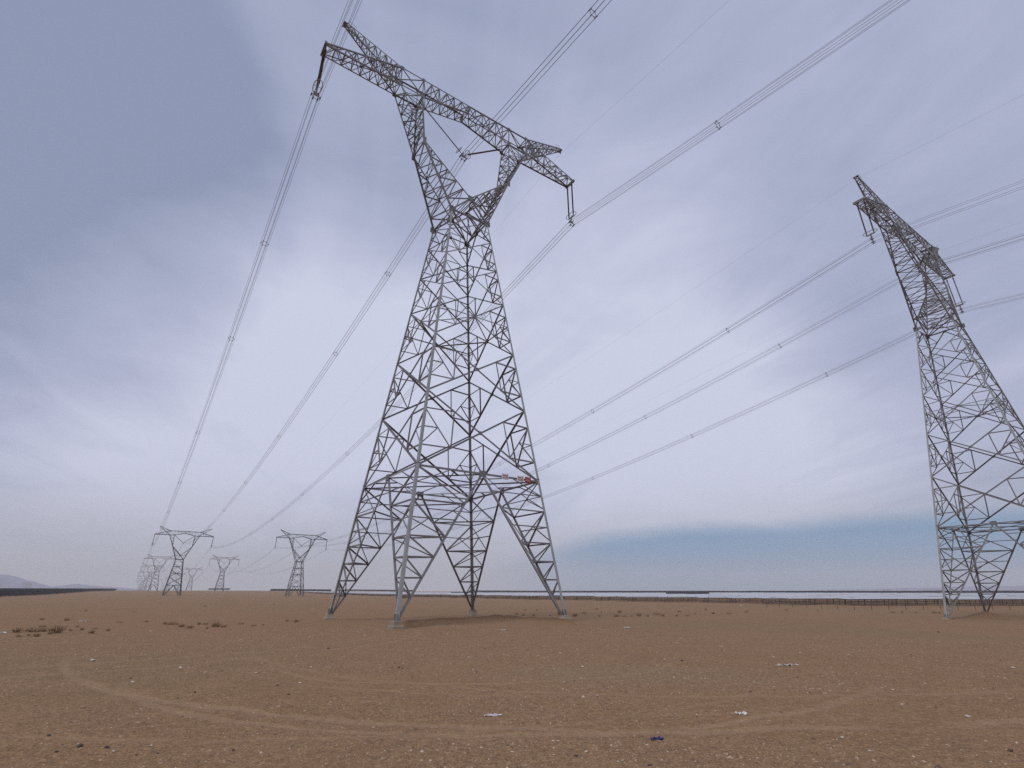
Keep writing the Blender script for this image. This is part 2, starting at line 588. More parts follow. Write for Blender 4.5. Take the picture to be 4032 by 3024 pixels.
NG = 600
tt_ = np.linspace(-1, 1, NG)
kk = 8.3
gxs = 4450 * np.sinh(kk * tt_) / math.sinh(kk) + 0.0
gys = gxs + 13.0
GX, GY = np.meshgrid(gxs, gys, indexing='ij')
GZ = gz(GX, GY)
gv = np.stack([GX, GY, GZ], -1).reshape(-1, 3)
ii = np.arange(NG * NG).reshape(NG, NG)
gf = np.stack([ii[:-1, :-1], ii[1:, :-1], ii[1:, 1:], ii[:-1, 1:]], -1).reshape(-1, 4)
me = bpy.data.meshes.new('ground')
me.vertices.add(len(gv))
me.vertices.foreach_set('co', gv.ravel())
me.loops.add(gf.size)
me.loops.foreach_set('vertex_index', gf.ravel().astype(np.int32))
me.polygons.add(len(gf))
me.polygons.foreach_set('loop_start', np.arange(0, gf.size, 4, dtype=np.int32))
me.polygons.foreach_set('loop_total', np.full(len(gf), 4, dtype=np.int32))
me.polygons.foreach_set('use_smooth', np.ones(len(gf), dtype=bool))
me.update()
dmp = np.exp(-(seg_dist(GX, GY, BERM) / 0.75) ** 2) * 0.95
dmp = np.maximum(dmp, 0.55 * np.exp(-((GX - 52.6) / 2.2) ** 2 - ((GY - 62.0) / 2.0) ** 2))
dmp = np.maximum(dmp, 0.35 * np.exp(-((GX - 64) / 8.0) ** 2 - ((GY - 64.0) / 4.0) ** 2))
at = me.attributes.new('damp', 'FLOAT', 'POINT')
at.data.foreach_set('value', dmp.ravel().astype(np.float32))
me.materials.append(M_GROUND)
ground = bpy.data.objects.new('ground', me)
COL.objects.link(ground)
tag(ground, kind='structure')

# ------------------------------------------------------------------ far hills
def hills(name, pts, dist, depth, seed):
    """pts: (azimuth deg, crest height m); a ridge with noisy flanks at dist"""
    n, mrow = 160, 9
    azs = np.linspace(pts[0][0], pts[-1][0], n)
    hs = np.interp(azs, [p[0] for p in pts], [p[1] for p in pts])
    hs = hs * (dist / 5600.0) * (1 + 0.05 * vnoise(azs * 3.0, azs * 0 + 0.5, seed) + 0.03 * vnoise(azs * 9.0, azs * 0 + 3.5, seed))
    v, f = [], []
    for j in range(mrow):
        u = j / (mrow - 1)
        prof = math.sin(math.pi * u) ** 0.8
        for i in range(n):
            a = math.radians(azs[i])
            dd = dist + (u - 0.5) * depth + 90 * float(vnoise(np.array([azs[i] * 1.5]), np.array([j * 0.9]), seed + 1)[0])
            v.append((math.sin(a) * dd, math.cos(a) * dd, -6 + (hs[i] + 6) * prof))
    for j in range(mrow - 1):
        for i in range(n - 1):
            f.append((j * n + i, j * n + i + 1, (j + 1) * n + i + 1, (j + 1) * n + i))
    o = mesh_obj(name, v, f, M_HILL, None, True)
    return tag(o, kind='structure')


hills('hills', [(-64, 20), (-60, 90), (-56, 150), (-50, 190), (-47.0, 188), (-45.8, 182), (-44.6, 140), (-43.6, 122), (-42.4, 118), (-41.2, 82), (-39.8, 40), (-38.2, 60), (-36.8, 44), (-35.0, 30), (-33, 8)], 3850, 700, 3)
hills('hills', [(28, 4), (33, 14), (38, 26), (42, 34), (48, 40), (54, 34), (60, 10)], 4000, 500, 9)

# ------------------------------------------------------------------ lattice tower
G = dict(a0=6.4257, aw=1.9642, zs=[0, 9.6071, 15.5167, 20.7706, 25.8797, 29.6339, 32.9776, 35.3254],
         dP=2.1944, xk=5.0036, yk=1.2745, dk=7.357, db=13.6164, dt=15.9459, yb=0.7662, xo=7.83, xi=5.41,
         dcb=14.8987, xt=15.2033, dti=13.6278, yti=0.6526, xp=13.61, dp=18.3038, yp=0.2286, dy=7.5253, dyc=9.1347)
ZW = G['zs'][-1]
CORN = {'A': (-1, 1), 'B': (-1, -1), 'D': (1, -1), 'C': (1, 1)}
FACES = (('A', 'B', (-1, 0, 0)), ('B', 'D', (0, -1, 0)), ('D', 'C', (1, 0, 0)), ('C', 'A', (0, 1, 0)))


def V(*a):
    return Vector(a)


_ones = ['', 'first', 'second', 'third', 'fourth', 'fifth', 'sixth', 'seventh', 'eighth', 'ninth', 'tenth', 'eleventh', 'twelfth', 'thirteenth', 'fourteenth', 'fifteenth', 'sixteenth', 'seventeenth', 'eighteenth', 'nineteenth']
_tens = {2: ('twentieth', 'twenty'), 3: ('thirtieth', 'thirty'), 4: ('fortieth', 'forty'), 5: ('fiftieth', 'fifty')}


def nth(n):
    if n < 20:
        return _ones[n]
    return _tens[n // 10][0] if n % 10 == 0 else _tens[n // 10][1] + '-' + _ones[n % 10]


def lerp(a, b, t_):
    return Vector(a) * (1 - t_) + Vector(b) * t_


def tower_parts(zs, near=True):
    """list of (part name, vertices/faces, material) in the tower's own frame, origin at the foot"""
    out = []
    zw = zs[-1]
    k = 1.0 if near else 1.75
    a0 = G['aw'] + (G['a0'] - G['aw']) * zw / ZW

    def C(n, z):
        a = a0 + (G['aw'] - a0) * z / zw
        return V(CORN[n][0] * a, CORN[n][1] * a, z)

    def mem(name, p, q, w, n, grp=None):
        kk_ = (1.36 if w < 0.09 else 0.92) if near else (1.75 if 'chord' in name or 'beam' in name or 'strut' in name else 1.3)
        out.append((name, angle(p, q, w * kk_, n), (M_STEEL if name in ('leg_strut', 'ring_beam') else M_BRACE_SHADE) if near else M_STEELF, grp))

    def plate(p, w, h, n, mat=None):
        n = Vector(n).normalized()
        s = n.cross(V(0, 0, 1))
        s = s.normalized() if s.length > 1e-3 else V(1, 0, 0)
        u = s.cross(n)
        out.append(('gusset_plate', box(Vector(p) + n * 0.03, w, 0.03, h, (s, n, u)), mat or M_PLATE, 'plate'))

    z1 = zs[1]
    mids = {}
    for (a, b, n) in FACES:
        mids[a + b] = (C(a, z1) + C(b, z1)) / 2
    # --- four splayed legs
    for n in 'ABDC':
        cx, cy = CORN[n]
        foot = C(n, 0)
        out.append(('leg', corner_angle(foot, C(n, zw), 0.215 * (k if near else 1.7), (-cx, 0, 0), (0, -cy, 0), 0.14 if near else 0.3), M_LEG_LIT if near else M_STEELF, ('leg', n)))
        fs = [f_ for f_ in FACES if n in f_[:2]]
        ms = [mids[f_[0] + f_[1]] for f_ in fs]
        ns = [f_[2] for f_ in fs]
        ft = foot + V(-cx * 0.16, -cy * 0.16, 0.02)
        for mm, nn in zip(ms, ns):
            mem('leg_strut', ft, mm, 0.15, nn, ('leg', n))
        fr = [0.13, 0.245, 0.375, 0.51, 0.755, 1.0] if near else [0.3, 0.65, 1.0]
        inn = V(-cx, -cy, 0).normalized()
        top = C(n, z1)
        for i, f_ in enumerate(fr):
            pm = lerp(foot, top, f_)
            ps = [lerp(ft, mm, f_) for mm in ms]
            if f_ < 1.0:
                for p_, nn in zip(ps, ns):
                    mem('leg_brace', pm, p_, 0.075, nn, ('leg', n))
                mem('leg_brace', ps[0], ps[1], 0.07, -inn, ('leg', n))
            if i > 0:
                f0 = fr[i - 1]
                for mm, nn in zip(ms, ns):
                    q = lerp(ft, mm, f0)
                    mem('leg_brace', pm, q, 0.08, nn, ('leg', n))
                    if near and f0 >= 0.5:
                        dm = (pm + q) / 2
                        fm = (f0 + f_) / 2
                        mem('leg_brace', dm, lerp(foot, top, fm), 0.055, nn, ('leg', n))
                        mem('leg_brace', dm, lerp(ft, mm, fm), 0.055, nn, ('leg', n))
                        mem('leg_brace', dm, lerp(foot, top, f0 + 0.02), 0.05, nn, ('leg', n))
                if f_ < 1.0 and near:
                    mem('leg_brace', ps[0], lerp(ft, ms[1], f0), 0.06, -inn, ('leg', n))
        if near:
            plate(top + V(-cx * 0.12, 0, 0), 0.34, 0.42, (0, cy, 0))
            plate(top + V(0, -cy * 0.12, 0), 0.34, 0.42, (cx, 0, 0))
            out.append(('base_plate', cham_box((foot.x - cx * 0.04, foot.y - cy * 0.04, -0.0), 0.44, 0.44, 0.04, 0.01), M_PLATE, ('leg', n)))
            for (ux, uy) in ((1, 0), (0, 1)):
                out.append(('stiffener', box(foot + V(-cx * 0.04, -cy * 0.04, 0.20), 0.32 * ux + 0.03, 0.32 * uy + 0.03, 0.32), M_PLATE, ('leg', n)))
    # --- ring at the top of the legs with plan bracing
    for (a, b, n) in FACES:
        mem('ring_beam', C(a, z1), C(b, z1), 0.14, n, 'body')
        if near:
            plate(mids[a + b], 0.6, 0.45, n)
    fl = [mids[f_[0] + f_[1]] for f_ in FACES]
    for i in range(4):
        p, q = fl[i], fl[(i + 1) % 4]
        mem('ring_beam', p, q, 0.10, (0, 0, 1), 'body')
        if near:
            mem('ring_beam', (p + q) / 2, C(FACES[i][1], z1), 0.08, (0, 0, 1), 'body')
            mem('belt_brace', lerp(p, q, 0.25), lerp(fl[i], C(FACES[i][1], z1), 0.5), 0.07, (0, 0, 1), 'body')
            mem('belt_brace', lerp(p, q, 0.75), lerp(q, C(FACES[i][1], z1), 0.5), 0.07, (0, 0, 1), 'body')
            mem('belt_brace', lerp(p, q, 0.5), lerp(fl[(i + 2) % 4], fl[(i + 3) % 4], 0.5), 0.07, (0, 0, 1), 'body') if i < 2 else None
            ct = C(FACES[i][1], z1)
            for e_ in (p, q):
                mem('belt_brace', lerp(e_, ct, 0.5), lerp(C(FACES[i][1], 0), ct, 0.877), 0.06, FACES[i][2], 'body')
    # --- crossed panels
    for pi in range(1, len(zs) - 2):
        zb_, zt_ = zs[pi], zs[pi + 1]
        wd = 0.15 if pi <= 2 else (0.125 if pi == 3 else 0.105)
        crosses = []
        for (a, b, n) in FACES:
            A0, A1, B0, B1 = C(a, zb_), C(a, zt_), C(b, zb_), C(b, zt_)
            mem('diagonal_brace', A0, B1, wd, n, 'body')
            mem('diagonal_brace', B0, A1, wd, Vector(n) * 1.0, 'body')
            w0, w1 = (A0 - B0).length, (A1 - B1).length
            X_ = lerp(A0, B1, w0 / (w0 + w1))
            crosses.append(X_)
            if near and pi <= 3:
                plate(X_, 0.30, 0.30, n)
            if not near:
                continue
            for L0, L1 in ((A0, A1), (B0, B1)):
                M0, M1 = (L0 + X_) / 2, (L1 + X_) / 2
                q1, q2, q3 = lerp(L0, L1, 0.26), lerp(L0, L1, 0.5), lerp(L0, L1, 0.75)
                wr = 0.075 if pi <= 2 else 0.06
                mem('panel_brace', M1, M0, wr, n, 'body')
                mem('panel_brace', M1, q3, wr, n, 'body')
                mem('panel_brace', q3, M0, wr, n, 'body')
                mem('panel_brace', M0, q1, wr, n, 'body')
                if pi <= 3:
                    m_ = (q3 + M0) / 2
                    mem('panel_brace', m_, q2, 0.055, n, 'body')
                    mem('panel_brace', m_, q1, 0.055, n, 'body')
        if pi == 3 or (not near and pi == 2):
            zx = crosses[0].z
            for i in range(4):
                a, b, n = FACES[i]
                mem('ring_beam', C(a, zx), C(b, zx), 0.09, n, 'body')
                mem('ring_beam', crosses[i], crosses[(i + 1) % 4], 0.075, (0, 0, 1), 'body')
    # --- section under the waist: inverted V on each face
    zb_ = zs[-2]
    for (a, b, n) in FACES:
        A0, A1, B0, B1 = C(a, zb_), C(a, zw), C(b, zb_), C(b, zw)
        tm = (A1 + B1) / 2
        mem('waist_beam', A1, B1, 0.15, n, 'body')
        for L0, L1 in ((A0, A1), (B0, B1)):
            mem('diagonal_brace', tm, L0, 0.11, n, 'body')
            if near:
                q = lerp(L0, L1, 0.5)
                h_ = (tm + L0) / 2
                mem('panel_brace', h_, q, 0.06, n, 'body')
                mem('panel_brace', h_, L1, 0.06, n, 'body')
        if near:
            plate(tm, 0.38, 0.34, n, M_RUST if (a, b) == ('C', 'A') else None)
    # --- head
    yw = G['aw']
    Pn = {-1: V(0, -yw, zw + G['dP']), 1: V(0, yw, zw + G['dP'])}
    K = {(sx, sy): V(sx * G['xk'], sy * G['yk'], zw + G['dk']) for sx in (-1, 1) for sy in (-1, 1)}
    Wc = {(sx, sy): V(sx * G['aw'], sy * yw, zw) for sx in (-1, 1) for sy in (-1, 1)}
    zb, zt, yb = zw + G['db'], zw + G['dt'], G['yb']
    O_ = {(sx, sy): V(sx * G['xo'], sy * yb, zb) for sx in (-1, 1) for sy in (-1, 1)}
    I_ = {(sx, sy): V(sx * G['xi'], sy * yb, zb) for sx in (-1, 1) for sy in (-1, 1)}
    for sy in (-1, 1):
        nf = (0, sy, 0)
        for sx in (-1, 1):
            mem('arm_chord', Wc[(sx, sy)], K[(sx, sy)], 0.17, nf, 'arm%d' % sx)
            mem('arm_chord', Pn[sy], K[(sx, sy)], 0.16, nf, 'arm%d' % sx)
            mem('arm_chord', Pn[sy], Wc[(sx, sy)], 0.14, nf, 'arm%d' % sx)
            mem('arm_chord', K[(sx, sy)], O_[(sx, sy)], 0.16, nf, 'arm%d' % sx)
            mem('arm_chord', K[(sx, sy)], I_[(sx, sy)], 0.14, nf, 'arm%d' % sx)
            if near:
                plate(Wc[(sx, sy)], 0.62, 0.62, nf)
                plate(Wc[(sx, sy)], 0.5, 0.6, (sx, 0, 0))
                plate(K[(sx, sy)], 0.34, 0.9, nf)
                plate(O_[(sx, sy)], 0.46, 0.46, nf)
                plate(I_[(sx, sy)], 0.46, 0.46, nf)
        if near:
            plate(Pn[sy], 0.62, 0.56, nf)
    if near:
        mem('arm_brace', Pn[-1], Pn[1], 0.09, (0, 0, 1), 'arm1')
        mem('arm_brace', Pn[-1], Wc[(-1, 1)], 0.09, (1, 0, 0), 'arm-1')
        mem('arm_brace', Pn[-1], Wc[(1, 1)], 0.09, (1, 0, 0), 'arm1')
        mem('arm_brace', Wc[(-1, -1)], Wc[(1, 1)], 0.08, (0, 0, 1), 'arm1')
        mem('arm_brace', Wc[(1, -1)], Wc[(-1, 1)], 0.08, (0, 0, 1), 'arm1')

    def lace(name, g, c0, c1, n, N, w, f0=0.0, f1=1.0, rungs=True, flip=0):
        """zigzag between two chords c0 and c1 (pairs of end points)"""
        for i in range(N):
            t0_, t1_ = f0 + (f1 - f0) * i / N, f0 + (f1 - f0) * (i + 1) / N
            a0_, a1_ = lerp(*c0, t0_), lerp(*c0, t1_)
            b0_, b1_ = lerp(*c1, t0_), lerp(*c1, t1_)
            if (a1_ - b1_).length > 0.12 and rungs and i < N - 1:
                mem(name, a1_, b1_, w, n, g)
            if (i + flip) % 2:
                if (a0_ - b1_).length > 0.15:
                    mem(name, a0_, b1_, w, n, g)
            elif (b0_ - a1_).length > 0.15:
                mem(name, b0_, a1_, w, n, g)

    NL, NU = (6, 6) if near else (3, 3)
    for sx in (-1, 1):
        g = 'arm%d' % sx
        for sy in (-1, 1):
            lace('arm_brace', g, (Wc[(sx, sy)], K[(sx, sy)]), (Pn[sy], K[(sx, sy)]), (0, sy, 0), NL, 0.075, 0, 0.92)
            lace('arm_brace', g, (K[(sx, sy)], O_[(sx, sy)]), (K[(sx, sy)], I_[(sx, sy)]), (0, sy, 0), NU, 0.07, 0.12, 1)
        lace('arm_brace', g, (Wc[(sx, -1)], K[(sx, -1)]), (Wc[(sx, 1)], K[(sx, 1)]), (sx, 0, -0.4), NL, 0.07, flip=1)
        lace('arm_brace', g, (K[(sx, -1)], O_[(sx, -1)]), (K[(sx, 1)], O_[(sx, 1)]), (sx, 0, -0.3), NU, 0.065)
        if near:
            lace('arm_brace', g, (Pn[-1], K[(sx, -1)]), (Pn[1], K[(sx, 1)]), (-sx, 0, 0.4), NL, 0.065)
            lace('arm_brace', g, (K[(sx, -1)], I_[(sx, -1)]), (K[(sx, 1)], I_[(sx, 1)]), (-sx, 0, 0), NU, 0.06, flip=1)
            mem('arm_brace', K[(sx, -1)], K[(sx, 1)], 0.08, (0, 0, 1), g)
    # --- cross arm
    xt, xo, xi = G['xt'], G['xo'], G['xi']
    zti = zw + G['dti']
    zcb = zw + G['dcb']

    def top(x):
        x = abs(x)
        return zt if x <= xo else zt + (zti + 0.12 - zt) * (x - xo) / (xt - xo)

    def bot(x):
        x = abs(x)
        if x <= xi:
            return zcb + (zb - zcb) * x / xi
        return zb if x <= xo else zb + (zti - 0.06 - zb) * (x - xo) / (xt - xo)

    def hy(x):
        x = abs(x)
        return yb if x <= xo else yb + (G['yti'] - yb) * (x - xo) / (xt - xo)
    NC, NI = (8, 6) if near else (4, 3)
    half = [xi * i / NI for i in range(NI)] + [xi, xo] + [xo + (xt - xo) * i / NC for i in range(1, NC + 1)]
    xs = [-v_ for v_ in half[:0:-1]] + half
    for sy in (-1, 1):
        n = (0, sy, 0)
        for (x0, x1) in ((-xt, -xo), (-xo, 0), (0, xo), (xo, xt)):
            mem('crossarm_chord', (x0, sy * hy(x0), top(x0)), (x1, sy * hy(x1), top(x1)), 0.14, n, 'crossarm')
        for (x0, x1) in ((-xt, -xo), (-xo, -xi), (-xi, 0), (0, xi), (xi, xo), (xo, xt)):
            mem('crossarm_chord', (x0, sy * hy(x0), bot(x0)), (x1, sy * hy(x1), bot(x1)), 0.15, n, 'crossarm')
        for i, x in enumerate(xs):
            if 0 < i < len(xs) - 1:
                mem('crossarm_brace', (x, sy * hy(x), bot(x)), (x, sy * hy(x), top(x)), 0.06, n, 'crossarm')
            if i < len(xs) - 1:
                x2 = xs[i + 1]
                if (i % 2) ^ (x >= 0):
                    mem('crossarm_brace', (x, sy * hy(x), bot(x)), (x2, sy * hy(x2), top(x2)), 0.06, n, 'crossarm')
                else:
                    mem('crossarm_brace', (x, sy * hy(x), top(x)), (x2, sy * hy(x2), bot(x2)), 0.06, n, 'crossarm')
        if near:
            plate((0, sy * yb, (zcb + zt) / 2), 0.35, 0.7, n)
            for sx in (-1, 1):
                plate((sx * xo, sy * yb, zt), 0.4, 0.35, n)
                plate((sx * xi, sy * yb, zt), 0.34, 0.3, n)
    for i, x in enumerate(xs):
        for zf, n in ((top, (0, 0, 1)), (bot, (0, 0, -1))):
            if not near and zf is bot:
                continue
            if 0 < i < len(xs) - 1:
                mem('crossarm_brace', (x, -hy(x), zf(x)), (x, hy(x), zf(x)), 0.055, n, 'crossarm')
            if i < len(xs) - 1:
                x2 = xs[i + 1]
                s_ = 1 if i % 2 else -1
                mem('crossarm_brace', (x, -s_ * hy(x), zf(x)), (x2, s_ * hy(x2), zf(x2)), 0.055, n, 'crossarm')
    for sx in (-1, 1):
        out.append(('tip_beam', box((sx * (xt + 0.03), 0, zti + 0.03), 0.20 * k, 2 * G['yti'] + 0.25, 0.30), M_PLATE if near else M_STEELF, 'crossarm'))
        # --- earth wire peaks
        tp = V(sx * G['xp'], 0, zw + G['dp'])
        ch = {}
        for sy in (-1, 1):
            ch[('u', sy)] = (V(sx * xo, sy * yb, zt), tp + V(0, sy * G['yp'], 0.14))
            ch[('l', sy)] = (V(sx * xo, sy * yb, zb), tp + V(0, sy * G['yp'], -0.16))
            mem('peak_chord', *ch[('u', sy)], 0.105, (0, sy, 0), 'peak%d' % sx)
            mem('peak_chord', *ch[('l', sy)], 0.105, (0, sy, 0), 'peak%d' % sx)
        NP = 10 if near else 4
        g = 'peak%d' % sx
        for sy in (-1, 1):
            lace('peak_brace', g, ch[('u', sy)], ch[('l', sy)], (0, sy, 0), NP, 0.05)
        lace('peak_brace', g, ch[('u', -1)], ch[('u', 1)], (0, 0, 1), NP, 0.045)
        if near:
            lace('peak_brace', g, ch[('l', -1)], ch[('l', 1)], (0, 0, -1), NP, 0.045, flip=1)
            out.append(('peak_bracket', box(tp + V(sx * 0.18, 0, 0.0), 0.36, 0.62, 0.10), M_PLATE, g))
            out.append(('peak_bracket', box(tp + V(sx * 0.30, 0, -0.22), 0.06, 0.12, 0.36), M_PLATE, g))
            out.append(('step_rail', tube([tp + V(-sx * 0.1, -0.25, 0.1), tp + V(-sx * 0.1, -0.25, 0.5), tp + V(-sx * 0.9, -0.3, 0.1)], 0.018, 5), M_PLATE, g))
    return out


def build_tower(parts, name, loc, label, group):
    root = empty(name, loc, YAW)
    legs = {}
    for (pn, vf, mat, g) in parts:
        sub = isinstance(g, tuple) and pn != 'leg'
        o = mesh_obj(pn, vf[0], vf[1], mat, legs[g] if sub else root)
        if pn == 'leg':
            legs[g] = o
    return tag(root, label, 'pylon', group)


GRP_T = 'lattice pylons of the two power lines'
near_parts = tower_parts(G['zs'], True)
near_tower = build_tower(near_parts, 'transmission_tower', (T0[0], T0[1], 0.0), 'tall grey steel lattice pylon standing nearest, filling the middle of the picture', GRP_T)
TR0 = (56.95, 60.92, -1.2)
right_tower = copy_tree(near_tower)
right_tower.location = TR0
right_tower.rotation_euler = (0, 0, R(34.61))
tag(right_tower, 'tall grey lattice pylon cut off by the right edge beside a dirt mound', 'pylon', GRP_T)

# lower pylons further along both lines: same head on a shorter body
HB = 20.6
short_zs = [0, 6.4, 10.9, 14.6, 18.2, HB]
sp = tower_parts(short_zs, False)
PARTN = {'leg': 'leg_framing', 'body': 'body_bracing', 'crossarm': 'crossarm', 'arm-1': 'cage_arm', 'arm1': 'cage_arm', 'peak-1': 'earth_wire_peak', 'peak1': 'earth_wire_peak'}


def short_proto(joined=False):
    grp = {}
    for (pn, vf, mat, g) in sp:
        key = 'all' if joined else g
        grp.setdefault(key, MB()).add(vf)
    if joined:
        return grp['all'].build('transmission_tower', M_STEELF)
    root = empty('transmission_tower', (0, 0, 0), YAW)
    for key, mb in grp.items():
        mb.build('leg' if isinstance(key, tuple) else PARTN[key], M_STEELF, root)
    return root


LX = lambda Y: 0.0077 * max(Y, 0)
RX = lambda Y: 61.8 + 0.0085 * (Y + 19.9)
L_Y = [338.3, 705.0, 985.0, 1320.0, 1660.0, 2010.0, 2370.0, 2740.0]
R_Y = [313.8, 673.0, 1085.0, 1440.0, 1800.0, 2170.0]
ORD = ['second', 'third', 'fourth', 'fifth', 'sixth', 'seventh', 'eighth', 'ninth', 'tenth']
proto_s = short_proto()
proto_j = short_proto(True)
lines = {'L': [(-338.0, 0.0, 0.0, ZW), (0.0, 0.0, 0.0, ZW)], 'R': [(-358.0, 59.5, -1.0, ZW), (-19.9, 61.8, -1.2, ZW)]}   # Y, X, foot z, waist height
first = {'s': True, 'j': True}
for key, ys, fx, desc in (('L', L_Y, LX, 'nearer'), ('R', R_Y, RX, 'right-hand')):
    for i, Y in enumerate(ys):
        X = fx(Y)
        x, y = line_xy(X, Y)
        z = gz1(x, y) + 0.1
        if key == 'L' and i == 0:
            z = -1.45
        if key == 'R' and i == 0:
            z = -1.95
        kind = 's' if i < 3 else 'j'
        src = proto_s if kind == 's' else proto_j
        o = src if first[kind] else copy_tree(src)
        first[kind] = False
        o.location = (x, y, z)
        o.rotation_euler = (0, 0, YAW)
        how = ['small dark', 'smaller greyed', 'pale', 'faint', 'very faint'][min(i, 4)]
        tag(o, '%s lattice pylon, %s of the %s line counted from the front' % (how, ORD[i], desc), 'pylon', GRP_T)
        lines[key].append((Y, X, z, HB))

# ------------------------------------------------------------------ footings of the two near pylons
def footing(x, y, ztop, zg, label):
    root = empty('concrete_footing', (x, y, zg), YAW)
    h = ztop - zg
    MB().add(cham_box((0, 0, -0.35), 0.72, 0.72, 0.35 + h * 0.42, 0.02)).build('slab', M_CONC, root)
    MB().add(cham_box((0, 0, h * 0.42 + 0.001), 0.50, 0.50, h * 0.58 - 0.003, 0.02)).build('plinth', M_CONC, root)
    return tag(root, label, 'footing', 'stepped concrete pylon footings')


for n, wh in (('A', 'leftmost'), ('B', 'nearest'), ('C', 'farthest, back'), ('D', 'right')):
    a = G['a0']
    x, y = line_xy(CORN[n][0] * a, CORN[n][1] * a)
    footing(x, y, 0.0, gz1(x, y), 'stepped concrete footing under the %s leg of the middle pylon' % wh)
cr_, sr_ = math.cos(R(34.61)), math.sin(R(34.61))
for n, wh in (('A', 'left'), ('C', 'back'), ('B', 'front'), ('D', 'right')):
    lx, ly = CORN[n][0] * G['a0'], CORN[n][1] * G['a0']
    x, y = TR0[0] + cr_ * lx - sr_ * ly, TR0[1] + sr_ * lx + cr_ * ly
    footing(x, y, TR0[2], min(gz1(x, y), TR0[2] - 0.12), 'concrete footing under the %s leg of the pylon at the right edge' % wh)

# ------------------------------------------------------------------ insulators
def insulator_mesh(L):
    """long rod with sheds, from (0,0,0) down to -L"""
    prof = [(0.0, 0.030), (0.12, 0.030), (0.13, 0.05), (0.22, 0.05)]
    n = int((L - 0.5) / 0.11)
    for i in range(n):
        z = 0.25 + (L - 0.5) * i / n
        rr = 0.105 if i % 2 else 0.088
        prof += [(z, 0.042), (z + 0.035, rr), (z + 0.05, 0.042)]
    prof += [(L - 0.22, 0.05), (L - 0.13, 0.05), (L - 0.12, 0.03), (L, 0.03)]
    S = 7
    v, f = [], []
    for (z, r_) in prof:
        for kx in range(S):
            a = 2 * math.pi * kx / S
            v.append((r_ * math.cos(a), r_ * math.sin(a), -z))
    for i in range(len(prof) - 1):
        for kx in range(S):
            f.append((i * S + kx, i * S + (kx + 1) % S, (i + 1) * S + (kx + 1) % S, (i + 1) * S + kx))
    me_ = bpy.data.meshes.new('insulator')
    me_.from_pydata(v, [], f)
    me_.materials.append(M_INS)
    return me_


INS_I = insulator_mesh(4.75)
VL = math.hypot(G['xi'], G['dyc'] - G['db'])
INS_V = insulator_mesh(VL - 1.35)
BR = 0.40       # bundle radius
HEX = [(BR * math.cos(R(60 * i)), BR * math.sin(R(60 * i))) for i in range(6)]


def part_inst(me_, name, parent, mat4):
    o = bpy.data.objects.new(name, me_)
    COL.objects.link(o)
    o.parent = parent
    o.matrix_local = mat4
    return o


def yoke(root, z):
    """hexagonal yoke with six clamps, centre at height z in the root's frame"""
    y_ = MB()
    for i in range(6):
        a, b = HEX[i], HEX[(i + 1) % 6]
        y_.add(tube([(a[0] * 0.86, 0, z + a[1] * 0.86), (b[0] * 0.86, 0, z + b[1] * 0.86)], 0.028, 5))
    y_.add(box((0, 0, z + BR * 0.45), 0.50, 0.05, 0.30))
    y_.add(box((0, 0, z + BR + 0.16), 0.12, 0.06, 0.30))
    yk_ = y_.build('yoke_plate', M_PLATE, root)
    for (hx, hz) in HEX:
        MB().add(cham_box((hx * 0.97, 0, z + hz * 0.97 - 0.045), 0.085, 0.34, 0.09, 0.02)).build('suspension_clamp', M_POST, yk_)


def racetrack(cx, z, rx, ry, rad, nrm=None):
    pts = []
    for i in range(28):
        a = 2 * math.pi * i / 28
        pts.append((cx + rx * math.copysign(abs(math.cos(a)) ** 0.8, math.cos(a)), ry * math.copysign(abs(math.sin(a)) ** 0.8, math.sin(a)), z))
    return tube(pts, rad, 6, True)


def i_string(loc, rz, side, dz, label):
    """side: +1/-1; loc: tower origin; double vertical set under the tip of the cross arm"""
    x = side * G['xt'] * 0.995
    root = empty('insulator_set', (loc[0] + math.cos(rz) * x, loc[1] + math.sin(rz) * x, loc[2] + dz), rz)
    zt_ = G['dti'] - G['dy']      # tip height above bundle centre
    for sy in (-1, 1):
        yy = sy * 0.40
        MB().add(box((0, yy, zt_ - 0.20), 0.07, 0.07, 0.36)).add(cham_box((0, yy, zt_ - 0.60), 0.20, 0.20, 0.18, 0.05)).build('shackle', M_POST, root)
        part_inst(INS_I, 'insulator', root, Matrix.Translation((0, yy, zt_ - 0.45)))
    MB().add(racetrack(0, 1.20, 0.36, 0.78, 0.035)).add(box((0, 0, 1.20), 0.70, 0.03, 0.03)).build('grading_ring', M_RING, root)
    MB().add(box((0, 0, 0.92), 0.05, 1.0, 0.20)).add(box((0, 0, 0.72), 0.06, 0.16, 0.30)).build('yoke_bar', M_PLATE, root)
    yoke(root, 0.0)
    return tag(root, label, 'insulator', 'hanging insulator sets')


